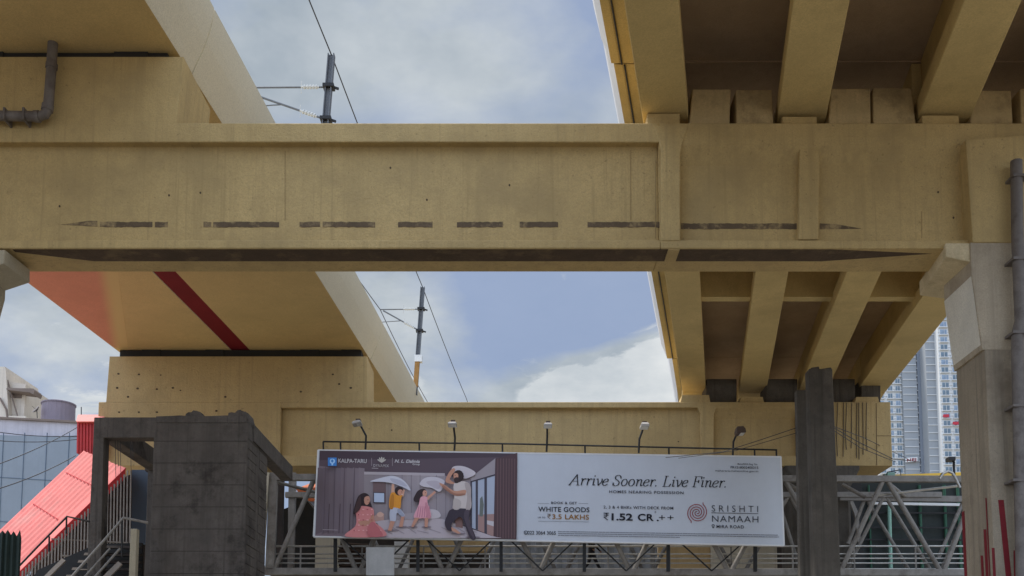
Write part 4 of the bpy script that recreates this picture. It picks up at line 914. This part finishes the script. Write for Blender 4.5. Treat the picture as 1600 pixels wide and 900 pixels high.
def wallbox(name, x0, x1, y0, Y, dep, m, label, cat):
    a, c = W(x0, y0, Y), W(x1, y0, Y); s = MB(); s.box(a.x, c.x, Y, Y + dep, 0, a.z); return tag(s.build(name, m, None, .01), label, cat)
wallbox('low_wall', 1029, 1108, 780, 41.2, 1.0, P_OCHRE, 'ochre wall behind the skywalk between corrugated sheets and cream wall', 'wall')
wallbox('low_wall', 1110, 1212, 778, 41.0, 1.2, P_CRWALL, 'cream wall behind the skywalk beside the ochre wall', 'wall')
wallbox('dark_wall', 524, 764, 836, 42.6, .6, P_STEP, 'dark wall behind the skywalk rails under the bedroom print', 'wall')
s = MB(); s.front([(640, 842), (764, 840), (764, 861), (622, 863)], 41.6, 42.1); tag(s.build('ochre_board', P_OCHRE), 'ochre board along the top of the dark wall under the bedroom print', 'board')
wallbox('white_cabinet', 494, 527, 780, 40.9, .9, P_CRWALL, 'tall white cabinet behind the skywalk rails under the sitting woman', 'cabinet')
wallbox('white_cabinet', 616, 638, 846, 40.9, .6, P_PLATE, 'small white cabinet beside the stacked scaffold tubes', 'cabinet')
b_ = thing('scaffold_tube_stack', 'stack of rusty scaffold tubes on the skywalk beside the white plate', 'tube stack', W(552, 893, YS + 1.3))
s = MB()
for k in range(34):
    y = 850 + (k % 9) * 4.7; s.tube([W(531 + random.uniform(-3, 3), y + random.uniform(-1, 1), YS + .8 + (k % 4) * .25), W(574 + random.uniform(-2, 2), y + 2 + random.uniform(-1, 1), YS + .8 + (k % 4) * .25)], .05, 6)
s.build('tubes', P_BUNDLE, b_)
# dark sheds seen at both ends of the skywalk
s = MB(); s.prism([W(466, 772, 43), W(472, 772, 43), W(500, 808, 43), W(640, 812, 43), Vector((W(640, 812, 43).x, 43, 0)), Vector((W(430, 812, 43).x, 43, 0)), W(430, 800, 43), W(458, 790, 43)],
                  [Vector((p.x, 49, p.z)) for p in (W(466, 772, 43), W(472, 772, 43), W(500, 808, 43), W(640, 812, 43))] + [Vector((W(640, 812, 43).x, 49, 0)), Vector((W(430, 812, 43).x, 49, 0))] + [Vector((p.x, 49, p.z)) for p in (W(430, 800, 43), W(458, 790, 43))])
tag(s.build('dark_shed', P_BLK), 'dark shed with a sloping roof behind the skywalk end posts', 'shed')
hs_ = thing('roadside_house', 'white house with an orange roof between the skywalk posts and the billboard', 'house', W(490, 850, 56) * 1.0)
hs_.location = (W(480, 850, 56).x, 56, 0)
s = MB(); a, c = W(464, 768, 56), W(560, 768, 56); s.box(a.x, c.x, 56, 62, 0, a.z); s.build('wall', P_HOUSE, hs_)
s = MB(); s.prism([W(462, 764, 55.7), W(570, 764, 55.7), W(570, 783, 55.2), W(478, 783, 55.2)], [W(462, 764, 55.7) + Vector((0, 5, 1.5)), W(570, 764, 55.7) + Vector((0, 5, 1.5)), W(570, 783, 55.2) + Vector((0, 5, 1.0)), W(478, 783, 55.2) + Vector((0, 5, 1.0))]); s.build('roof', P_ORANGE, hs_)
s = MB(); s.front([(481, 784), (492, 784), (491, 812), (481, 812)], 55.9, 56.1); s.build('window', P_PANE2, hs_)

# right-hand backdrop: netted wall with green poles, yellow gantry
nw = thing('netted_wall', 'tall dark netted wall with green poles between the posts and the pier', 'wall', (W(1420, 900, 44).x, 44, 0))
s = MB(); a, c = W(1343, 748, 44), W(1530, 748, 44); s.box(a.x, c.x, 44, 44.6, 0, a.z); s.build('net_panel', P_NET, nw)
for px in (1357, 1436, 1475, 1496):
    s = MB(); q = W(px, 758, 43.85); s.tube([q, Vector((q.x, 43.85, 0))], .07 if px != 1357 else .05, 8); s.build('pole', P_GRN, nw)
for py in (801, 824, 843):
    s = MB(); s.bar(W(1345, py, 43.8), W(1520, py + 1, 43.8), .07, .05); s.build('cross_rail', P_BLK, nw)
s = MB(); s.tube([W(1389, 785, 43.6), W(1392, 900, 43.6), Vector((W(1392, 900, 43.6).x, 43.6, 0))], .09, 8); s.build('mint_pole', P_MINT, nw)
s = MB(); s.bar(W(1358, 786.5, 43.6), W(1514, 789, 43.6), .11, .11); s.build('tube_lamp', P_PLATE, nw)
wallbox('tin_shed', 1205, 1350, 752, 47.5, 4.0, P_STEP, 'dark shed behind the two dark posts under the far beam', 'shed')
wallbox('shop_cabin', 1306, 1346, 752, 42.0, 3.0, P_BLK, 'dark cabin beside the netted wall, partly hidden by the dark posts', 'cabin')
s = MB(); s.front([(1326, 778), (1331, 778), (1341, 800), (1345, 840), (1341, 848), (1336, 805)], 41.6, 41.75); tag(s.build('curved_strip', P_TUBE), 'pale curved strip in front of the dark cabin', 'sign frame')
s = MB(); s.front([(1312, 836), (1326, 832), (1330, 848), (1318, 866), (1312, 866)], 41.5, 41.6); tag(s.build('white_bag', P_PLATE), 'white bag hanging at the foot of the dark cabin', 'bag')
gy = thing('gantry_beam', 'yellow gantry beam running below the tall apartment towers', 'beam', W(1420, 745, 52))
s = MB(); s.prism([W(1300, 745.5, 52), W(1520, 737, 52), W(1520, 748, 52), W(1300, 750, 52)], [p + Vector((0, .5, 0)) for p in (W(1300, 745.5, 52), W(1520, 737, 52), W(1520, 748, 52), W(1300, 750, 52))]); s.build('beam', P_YBEAM, gy)
for px in (1310, 1515):
    s = MB(); q = W(px, 747, 52.25); s.bar(q, Vector((q.x, 52.25, 0)), .35, .35); s.build('leg', P_YBEAM, gy)
cc = thing('control_box', 'small mint box with a wire frame on the skywalk beside the towers', 'box', W(1394, 748, YS + .4))
s = MB(); q = W(1391, 747, YS + .4); s.box(q.x - .14, q.x + .12, q.y - .15, q.y + .15, q.z, q.z + .17); s.build('box', P_MINT, cc, .01)
s = MB(); f4 = [W(1385, 747, YS + .35), W(1386, 738, YS + .35), W(1407, 734, YS + .35), W(1408, 747, YS + .35)]
s.tube(f4, .02, 6); s.tube([f4[1] + Vector((0, .4, 0)), f4[2] + Vector((0, .4, 0))], .02, 6); s.build('frame', P_BLK, cc)
sl_ = thing('street_lamp', 'black street lamp with a square head in front of the white tower', 'lamp', Vector((W(1490, 760, 46).x, 46, 0)))
s = MB(); q = W(1490, 718, 46); s.tube([Vector((q.x, 46, 0)), q], .06, 8); s.build('pole', P_BLK, sl_)
s = MB(); p = W(1485, 718, 46); s.box(p.x - .15, p.x + .16, 45.8, 46.2, p.z - .09, p.z + .09); s.build('head', P_BLK, sl_, .01)
ar = thing('curved_pipe', 'bent pale pipe arching over the end of the skywalk by the pier', 'pipe', W(1500, 762, YS))
s = MB(); s.tube([W(1468, 748, YS - .1), W(1473, 740, YS - .1), W(1481, 736.5, YS - .1), W(1488, 739, YS - .1), W(1493, 747, YS - .1), W(1500, 762, YS - .1)], .05, 8); s.build('pipe', P_RAIL, ar, smooth=True)

# two weathered posts in front of the second beam
def post(name, pix, Y, dep, label, chip=0):
    a = [W(px, py, Y) for px, py in pix]; a[2].z = 0; a[3].z = 0
    s = MB(); s.prism(a, [Vector((p.x, Y + dep, p.z)) for p in a])
    if chip: s.front([(1264, 578), (1268, 574), (1280, 572), (1281, 577)], Y + .05, Y + .4); s.front([(1283, 576), (1299, 573.5), (1301, 578)], Y + .1, Y + .5)
    return tag(s.build(name, P_POST, None, .03), label, 'post')
post('concrete_post', [(1264, 576), (1301, 576), (1317, 905), (1273, 905)], 30.5, .45, 'tall weathered concrete post with a broken top beside the billboard end', 1)
post('concrete_post', [(1245, 609), (1266, 609), (1272, 905), (1249, 905)], 31.8, .3, 'shorter darker post behind the tall weathered concrete post')
s = MB(); s.tube([W(1040, 715, 33.5), W(1130, 706, 33), W(1180, 690, 32.5), W(1246, 668, 31.9)], .012, 5); s.tube([W(1060, 716, 33.5), W(1150, 704, 33), W(1246, 676, 31.9)], .01, 5); tag(s.build('loose_cable', P_WIRE), 'loose cables running from the dark posts to the billboard rail', 'cable')
s = MB(); s.tube([W(1302, 668, 31), W(1340, 690, 34), W(1395, 717, 37.8), W(1440, 722, 44)], .014, 5); s.tube([W(1302, 672, 31), W(1345, 700, 34), W(1400, 722, 38)], .012, 5); s.tube([W(1302, 666, 31), W(1350, 684, 35), W(1420, 718, 44)], .012, 5)
tag(s.build('loose_cable', P_WIRE), 'loose cables sagging from the tall post across the end of the second beam', 'cable')

# ------------------------------------------------------------------ blockwork stair tower (left)
YT = 28.0
st = thing('stair_tower', 'weathered grey blockwork stair tower with an open concrete frame', 'tower', (-8.8, YT + 1.2, 0))
tz = Zat(648, YT)
BX0, BX1 = Xat(240, 690, YT), Xat(380, 690, YT)
s = MB(); s.box(BX0, BX1 + .12, YT, YT + 2.3, 0, Zat(655, YT)); s.build('block_wall', P_OLD, st, .02)
# block courses: thin proud mortar lines are too fine, so each course is a slightly set slab on the right side
s = MB(); zz = 0.15
random.seed(3)
while zz < Zat(662, YT) - .2:
    h_ = .27; dx = random.uniform(.006, .02); s.box(BX1 + .1, BX1 + .12 + dx, YT + .03, YT + 1.1 + random.uniform(-.2, .2), zz + .012, zz + h_ - .012); s.box(BX1 + .1, BX1 + .12 + random.uniform(.006, .02), YT + 1.14 + .2, YT + 2.28, zz + .012, zz + h_ - .012); zz += h_
s.build('block_courses', P_OLD, st, .012)
s = MB(); zz = .3
while zz < Zat(660, YT):
    s.box(BX0 + .02, BX1 + .1, YT - .004, YT + .01, zz, zz + .018)
    zz += .62
s.build('casting_line', P_STEP, st)
s = MB()                                              # broken top
for pts in ([(289, 660), (290, 647), (294, 644), (299, 644), (302, 641), (308, 642), (313, 644), (315, 648), (319, 649), (322, 652), (331, 651), (333, 660)],
            [(352, 660), (356, 650), (357, 645), (362, 644), (367, 645), (371, 641), (376, 640), (379, 643), (384, 643), (386, 650), (388, 660)]):
    s.front(pts, YT + .02, YT + .55); s.front([(x + random.uniform(2, 5), y + random.uniform(1, 3)) for x, y in pts], YT + .5, YT + 1.1)
s.front([(244, 650.5), (262, 650), (280, 649), (300, 650), (330, 650), (352, 649), (385, 650), (385, 660), (244, 660)], YT - .02, YT + 2.2)
s.build('broken_top', P_OLD, st)
s = MB(); a = W(411, 676, YT + 2.3); s.box(BX1 - .2, BX1 + .18, YT + .5, YT + 5.6, Zat(655, YT) - .5, Zat(655, YT) - .01); s.build('edge_beam', P_OLD, st, .02)
s = MB(); s.front([(147, 652), (163, 652), (157, 905), (135, 905)], YT, YT + .4); s.build('frame_column', P_OLD, st, .02)
s = MB(); a, c = W(147, 652, YT), W(246, 684, YT); s.box(a.x, c.x, YT - .01, YT + .42, c.z, a.z); s.build('frame_beam', P_OLD, st, .02)
s = MB(); s.box(a.x + .1, a.x + .52, YT + .4, YT + 4.2, c.z + .02, a.z - .02); s.build('frame_beam', P_OLD, st, .02)
s = MB(); s.box(a.x, c.x, YT + 4.0, YT + 4.4, c.z, a.z - .01); s.build('frame_beam', P_OLD, st, .02)
s = MB(); s.box(a.x + .1, a.x + .5, YT + 4.0, YT + 4.4, 0, c.z); s.build('frame_column', P_OLD, st, .02)
s = MB()
for px, ln in ((180, 60), (184, 42), (188, 70), (204, 54), (207, 30)): s.tube([W(px, 686, YT + .3), W(px + 1, 686 + ln, YT + .3)], .008, 4)
s.build('hanging_bar', P_WIRE, st)

# ------------------------------------------------------------------ red roofed stair, left
rf = thing('stair_roof', 'red corrugated sheet roof sloping over the stair', 'roof', (-13.5, 33, 4))
A_, B_ = W(131, 705, 36), W(198, 733, 32.6); C_ = W(28, 899, 31.2); D_ = A_ + (C_ - B_)
s = MB(); nrm = (C_ - B_).cross(A_ - B_).normalized()
if nrm.z < 0: nrm = -nrm
n = 46
for side in (0, 1):
    pts0 = []; pts1 = []
    for i in range(n + 1):
        t_ = i / n; o_ = nrm * ((.045 if i % 4 in (1, 2) else 0) - (.02 if side else 0)); pts0.append(A_.lerp(B_, t_) + o_); pts1.append((D_ + (D_ - A_) * .12).lerp(C_ + (C_ - B_) * .12, t_) + o_)
    for i in range(n): s.add([pts0[i], pts0[i + 1], pts1[i + 1], pts1[i]], [(0, 1, 2, 3)])
s.build('roof_sheet', P_RED, rf)
s = MB()
for k in (.22, .55): 
    a, c = A_.lerp(D_, k), B_.lerp(C_, k); s.bar(a.lerp(c, .12) + nrm * .05, a.lerp(c, .78) + nrm * .05, .02, .03)
s.build('sheet_lap', P_RED2, rf)
s = MB(); e0, e1 = B_ + nrm * .06, C_ + (C_ - B_) * .12 + nrm * .06
dv = (A_ - B_).normalized()
s.prism([e0, e0 + dv * .55, e0 + dv * .55 - nrm * .05, e0 - nrm * .05], [e1, e1 + dv * .55, e1 + dv * .55 - nrm * .05, e1 - nrm * .05]); s.build('edge_flashing', P_RED, rf)
s = MB(); s.prism([e0 - dv * .03, e0 - dv * .0, e0 - Vector((0, 0, .34)), e0 - dv * .03 - Vector((0, 0, .34))], [e1 - dv * .03, e1, e1 - Vector((0, 0, .34)), e1 - dv * .03 - Vector((0, 0, .34))]); s.build('fascia', P_RED2, rf)
bx = thing('red_box', 'red clad box with a bright ridge standing at the head of the red stair roof', 'roof box', W(135, 708, 37.5))
s = MB(); s.front([(120.5, 656), (160, 656), (160, 712), (119.5, 708)], 37.3, 39.5); s.build('box', P_RED2, bx)
s = MB(); z1 = 0
for k in range(7): s.front([(121 + 5 * k, 658), (123 + 5 * k, 658), (122.5 + 5 * k, 707), (120.5 + 5 * k, 707)], 37.26, 37.31)
s.build('cladding_rib', P_RED2, bx)
s = MB(); s.prism([W(119, 658.5, 37.1), W(163, 658.5, 37.1), W(163, 648, 37.9), W(122, 648, 37.9)], [p + Vector((0, 1.4, -.1)) for p in (W(119, 658.5, 37.1), W(163, 658.5, 37.1), W(163, 648, 37.9), W(122, 648, 37.9))]); s.build('ridge_sheet', P_RED, bx)
# bars below the roof edge
fe = thing('bar_screen', 'screen of upright bars under the edge of the red roof', 'fence', W(150, 860, 32))
s = MB(); nb = 34
for i in range(nb):
    t_ = (i + .5) / nb; px = lerp(32, 206, t_); yt = lerp(896, 735, (px - 28) / 170) if px < 198 else 733; Y = lerp(31.1, 32.5, t_)
    yb = min(925, lerp(925, 868, t_)); s.bar(W(px + 1, yt + 2, Y), W(px - 1, yb, Y), .045, .03)
s.build('upright_bars', P_BAR, fe)
s = MB(); s.bar(W(96, 868, 31.6), W(206, 874, 32.4), .05, .04); s.bar(W(80, 842, 31.55), W(200, 848, 32.4), .04, .03); s.bar(W(40, 898, 31.2), W(104, 840, 31.7), .04, .03); s.build('cross_bar', P_BAR, fe)
s = MB(); s.front([(90, 800), (206, 740), (236, 735), (236, 915), (40, 915)], 33.6, 34.0); s.build('dark_back_sheet', P_STEP, fe)
s = MB(); s.front([(206, 734), (238, 734), (236, 850), (205, 850)], 33.2, 33.4); s.build('grey_side_sheet', P_SEAM, fe)
# stair flight
sf = thing('steel_stair', 'dark open steel stair with slanting hand rails', 'stair', W(170, 905, 28))
for k in range(8):
    yk = 852 + k * 11.5; s = MB(); s.prism([W(142 - k * 9.5, yk, 28.6 - k * .12), W(218, yk + 1, 28.6 - k * .12), W(218, yk + 5, 28.4 - k * .12), W(140 - k * 9.5, yk + 4, 28.4 - k * .12)], [p + Vector((0, .25, .01)) for p in (W(142 - k * 9.5, yk, 28.6 - k * .12), W(218, yk + 1, 28.6 - k * .12), W(218, yk + 5, 28.4 - k * .12), W(140 - k * 9.5, yk + 4, 28.4 - k * .12))])
    s.build('tread', P_STEP, sf)
s = MB(); s.front([(60, 890), (150, 850), (222, 848), (222, 930), (30, 930)], 29.2, 29.3); s.build('stair_back', P_BLK, sf)
s = MB(); s.bar(W(100, 875, 28.7), W(60, 915, 28.2), .12, .08); s.build('stringer', P_BAR, sf)
s = MB(); s.bar(W(188, 880, 27.6), W(150, 918, 27.3), .14, .08); s.build('stringer', P_BAR, sf)
for pts, r_, m in (([(16, 899), (58, 855), (105, 807), (140, 815)], .028, P_BLK), ([(108, 906), (165, 842), (193, 809), (232, 817)], .04, P_TUBE), ([(130, 904), (172, 857)], .03, P_TUBE), ([(148, 902), (188, 857)], .035, P_TUBE)):
    s = MB(); s.tube([W(x, y, 27.6) for x, y in pts], r_, 8); s.build('hand_rail', m, sf)
for px, y0, y1 in ((104, 808, 834), (77, 838, 862), (191, 812, 870)):
    s = MB(); s.tube([W(px, y0, 27.6), W(px - .5, y1, 27.6)], .025, 6); s.build('baluster', P_BLK, sf)
s = MB(); a = [W(204, 826, 27.2), W(214, 826, 27.2), W(210, 930, 27.2), W(199, 930, 27.2)]; a[2].z = a[3].z = 0
s.prism(a, [p + Vector((0, .2, 0)) for p in a]); tag(s.build('stair_post', P_PALE, None, .015), 'short pale concrete post at the foot of the blockwork tower', 'post')
# torn green sheet at the bottom left corner
s = MB(); top = [(-20, 832), (0, 833), (4, 829), (8, 834), (12, 828), (17, 836), (21, 830), (26, 838), (31, 828), (33, 842)]
a = [W(x, y, 25 + .05 * (i % 2)) for i, (x, y) in enumerate(top)]
bt = [Vector((p.x, p.y, 0)) for p in a]
for i in range(len(a) - 1): s.add([a[i], a[i + 1], bt[i + 1], bt[i]], [(0, 1, 2, 3)]); s.add([p + Vector((0, .02, 0)) for p in (a[i], bt[i], bt[i + 1], a[i + 1])], [(0, 1, 2, 3)])
tag(s.build('sheet_fence', P_GSHEET), 'torn dark green sheet fence in front of the red roof', 'fence')

# ------------------------------------------------------------------ buildings at the left
bd = thing('clad_building', 'blue grey clad building with a lilac parapet behind the red roof', 'building', (-27, 60, 0))
Y6 = 58
s = MB(); a, c = W(-60, 678, Y6), W(150, 684, Y6); s.prism([a, c, Vector((c.x, Y6, 0)), Vector((a.x, Y6, 0))], [Vector((p.x, Y6 + 9, p.z)) for p in (a, c)] + [Vector((c.x, Y6 + 9, 0)), Vector((a.x, Y6 + 9, 0))]); s.build('wall', P_GLASSB, bd)
s = MB(); a, c = W(-60, 651, Y6 + .4), W(150, 662, Y6 + .4); z0 = a.z - 1.15; s.prism([a, c, Vector((c.x, a.y, z0)), Vector((a.x, a.y, z0))], [p + Vector((0, .3, 0)) for p in (a, c, Vector((c.x, a.y, z0)), Vector((a.x, a.y, z0)))]); s.build('parapet', P_LILAC, bd)
s = MB(); s.bar(a + Vector((0, .1, .02)), c + Vector((0, .1, .02)), .12, .5); s.build('parapet_cap', P_TRIM, bd)
s = MB()
for px in (5, 38, 73, 108): s.front([(px, 676), (px + .8, 676), (px - 7, 840), (px - 7.8, 840)], Y6 - .03, Y6 + .02)
for y0, y1 in ((744, 752),): s.front([(-20, y0), (110, y1), (110, y1 + .8), (-20, y0 + .8)], Y6 - .03, Y6 + .02)
s.front([(-20, 812), (60, 820), (60, 820.8), (-20, 812.8)], Y6 - .03, Y6 + .02)
s.build('cladding_seams', P_SEAM, bd)
tk = thing('water_tank', 'round mauve water tank on the roof of the clad building', 'tank', (W(91, 678, 60).x, 60, W(91, 678, 60).z))
s = MB(); cx = W(91, 650, 60.5); z0, z1 = W(91, 682, 60).z, W(91, 629, 60).z; rad = .97
ringc = lambda r_, z: [Vector((cx.x + r_ * math.cos(k * math.pi / 12), 60.5 + r_ * math.sin(k * math.pi / 12), z)) for k in range(24)]
s.loft([ringc(rad + .05, z0), ringc(rad, z0 + .5), ringc(rad - .02, z1)]); s.build('drum', P_TANK, tk, smooth=False)
s = MB(); s.loft([ringc(rad + .03, z1 - .02), ringc(rad + .03, z1 + .05), ringc(rad * .6, z1 + .18)]); s.build('lid', P_TANK, tk)
s = MB(); s.tube([W(127, 655, 60), W(127, 636, 60)], .03, 6); tag(s.build('roof_rod', P_WIRE), 'thin rod standing between the water tank and the red box', 'rod')
ds = thing('satellite_dish', 'small dark satellite dish between the rooftop house and the water tank', 'dish', W(58, 652, 59.5))
s = MB(); c0 = W(57.5, 641, 59.5); nd = Vector((-.55, -.6, .55)).normalized(); u_ = nd.orthogonal().normalized(); v_ = nd.cross(u_)
rg = lambda r_, d_: [c0 + nd * d_ + (u_ * math.cos(k * math.pi / 8) + v_ * math.sin(k * math.pi / 8)) * r_ for k in range(16)]
s.loft([rg(.27, .1), rg(.2, .03), rg(.08, -.02)]); s.build('bowl', P_PIPE, ds, smooth=True)
s = MB(); s.tube([c0, c0 + Vector((0, .1, -.45))], .025, 6); s.tube([c0 + nd * .05, c0 + nd * .35], .012, 5); s.build('stand', P_WIRE, ds)
hb = thing('rooftop_house', 'cream rooftop house with a slab canopy over a small window', 'house', (W(20, 650, 66).x, 66, 0))
Yh = 66
s = MB(); s.front([(14, 597), (40, 600), (37, 654), (8, 654)], Yh, Yh + 4); s.build('wall', P_HOUSE, hb)
s = MB(); s.front([(-30, 572), (8, 573), (9, 580), (14, 660), (-30, 660)], Yh - .5, Yh + 4.2); s.build('side_wall', P_HOUSE, hb)
s = MB(); s.front([(10, 606), (52, 607), (54, 610), (52, 616), (46, 613), (10, 609)], Yh - .9, Yh + .2); s.build('canopy', P_TRIM, hb)
s = MB(); s.front([(14.5, 610), (34, 611), (33, 622), (14, 621)], Yh - .06, Yh + .05); s.build('window', P_TRIM, hb)
s = MB(); s.tube([W(12, 594, Yh - .3), W(20, 625, Yh - .3), W(28, 652, Yh - .3)], .05, 6); s.tube([W(0, 622, Yh - .6), W(10, 640, Yh - .6), W(12, 655, Yh - .6)], .07, 6); s.build('down_pipe', P_TRIM, hb)
s = MB(); a = W(-30, 650, Yh - .6); c = W(40, 650, Yh - .6); s.box(a.x, c.x, Yh - .6, Yh + 4.4, 0, a.z); s.build('lower_storeys', P_HOUSE, hb)
for (p, q, lab) in (((-10, 728, 40), (122, 667, 52), 'cable rising across the blue grey wall to the red box'), ((-10, 766, 38), (118, 712, 46), 'lower cable rising across the blue grey wall to the red roof'), ((-10, 674, 52), (125, 681, 54), 'level cable along the top of the blue grey wall'), ((-10, 688, 52), (125, 686, 54), 'second level cable just under the lilac parapet')):
    s = MB(); a, c = W(*p), W(*q); s.tube([a.lerp(c, k / 8) - Vector((0, 0, .5 * (k / 8) * (1 - k / 8))) for k in range(9)], .022, 5); tag(s.build('street_cable', P_WIRE), lab, 'cable')

# ------------------------------------------------------------------ apartment towers, far right
YA = 360.0
def tower(label, bays, ytop, Y, x_extra, floors_px, pane_cols, stripes, wins_from=0):
    t = thing('apartment_tower', label, 'tower', (W(bays[0][0], 900, Y).x, Y, 0), 'apartment towers')
    zt_ = Zat(ytop, Y)
    fh = (Zat(600, Y) - Zat(600 + floors_px, Y))
    for x0, x1, m, set_ in bays:
        s = MB(); a, c = Xat(x0, 620, Y), Xat(x1, 620, Y); s.box(a, c, Y + set_, Y + 22, 0, zt_ - set_ * .3); k = 0
        while (x0, x1) in stripes:
            z = Zat(745, Y) + k * fh; k += 1
            if z > zt_ - 1: break
            s.box(a + .02, c - .02, Y + set_ - .25, Y + set_ + .1, z - (.12 if m is P_TOWG else .28), z + (.12 if m is P_TOWG else .28), 1)
        s.build('wall_bay', [m, P_TOWW], t)
    fr, pn = {}, {}
    for ci, (x0, x1, set_) in enumerate(pane_cols):
        a, c = Xat(x0, 620, Y), Xat(x1, 620, Y); ww = (c - a) * 1.15
        s = MB(); s.box(-ww / 2, ww / 2, -.25, .0, -.8, .75); s.box(-ww / 2 - .3, ww / 2 + .3, -.9, .0, -1.05, -.75)
        base = s; first = None; k = 0
        while True:
            z = Zat(740, Y) + k * fh + fh * .5; k += 1
            if z > zt_ - 1.2: break
            o = None
            if first is None:
                mb2 = MB(); mb2.box(-ww / 2 - .2, ww / 2 + .2, -.32, .05, -.98, 1.0); mb2.box(-ww / 2 - .5, ww / 2 + .5, -.95, .05, -1.2, -.95)
                o = mb2.build('window', P_TOWW); first = o
                mb3 = MB(); mb3.box(-ww / 2, -ww * .04, -.36, -.1, -.82, .9); mb3.box(ww * .04, ww / 2, -.36, -.1, -.82, .9)
                pan = mb3.build('pane', P_PANE, ); pan.parent = o; firstp = pan
                mb4 = MB(); mb4.box(-ww / 2, ww * .1, -.37, -.1, -.82, .9); mb4.box(ww * .16, ww / 2, -.37, -.1, -.82, .9); pb_ = mb4.build('pane', P_PANE2); pdat = pb_.data; bpy.data.objects.remove(pb_)
            else:
                o = first.copy(); COL.objects.link(o); pc = firstp.copy(); COL.objects.link(pc); pc.parent = o
                if random.random() < .4: pc.data = pdat
            o.parent = t; o.matrix_parent_inverse = Matrix(); o.location = Vector(((a + c) / 2, Y + set_, z)) - t.location
    return t
random.seed(5)
tw = tower('white fronted apartment tower close to the pier, with red washing on its sills', [(1454, 1469, P_TOWG, 3.0), (1469, 1530, P_TOWW, 0), (1449, 1455, P_TOWD, 8.0)], 380, YA, 0, 11.9,
      [(1473, 1482, 0), (1490, 1498, 0), (1506, 1514, 0)], [(1454, 1469), (1469, 1530)])
tw2 = tower('grey panelled apartment tower with a white banner low down', [(1372, 1411, P_TOWW, 1.5), (1411, 1433, P_TOWG, 0), (1433, 1448, P_TOWW, 1.0)], 500, YA + 8, 0, 11.6,
      [(1376, 1382, 1.5), (1390, 1396, 1.5), (1402, 1408, 1.5), (1436, 1445, 1.0)], [(1372, 1411), (1411, 1433), (1433, 1448)])
bn = thing('banner', 'white banner with red letters on the grey panelled tower', 'banner', W(1424, 726, YA + 7))
s = MB(); a = [W(1415, 715.4, YA + 7), W(1433.5, 714.2, YA + 7), W(1433.5, 721, YA + 7), W(1415.2, 722.2, YA + 7)]; s.prism(a, [p + Vector((0, .15, 0)) for p in a]); s.build('cloth', P_PLATE, bn)
mb = MB(); v, f = glyph_mesh('NEJ', .04, 0, 1.1); ux = max(p[0] for p in v)
mb.add([W(1416.6 + x / ux * 15.2, 721.1 - .07 * x / ux * 15.2 - y / .73 * 4.6, YA + 6.9) for x, y in v], f); mb.build('lettering', flat(120, 20, 36), bn)
# washing on the sills of the right tower
for px, py, lab in ((1479, 649.5, 'larger red washing hung below a window of the white tower'), (1494, 661, 'smaller red cloth hung on the white tower, one floor lower')):
    s = MB(); s.front([(px - 5, py - 2), (px + 4, py - 2.4), (px + 4.4, py + 2), (px - 1, py + 2.6), (px - 5.4, py + 2)], YA - 1.4, YA - 1.2); tag(s.build('hung_cloth', flat(176, 48, 62)), lab, 'cloth')
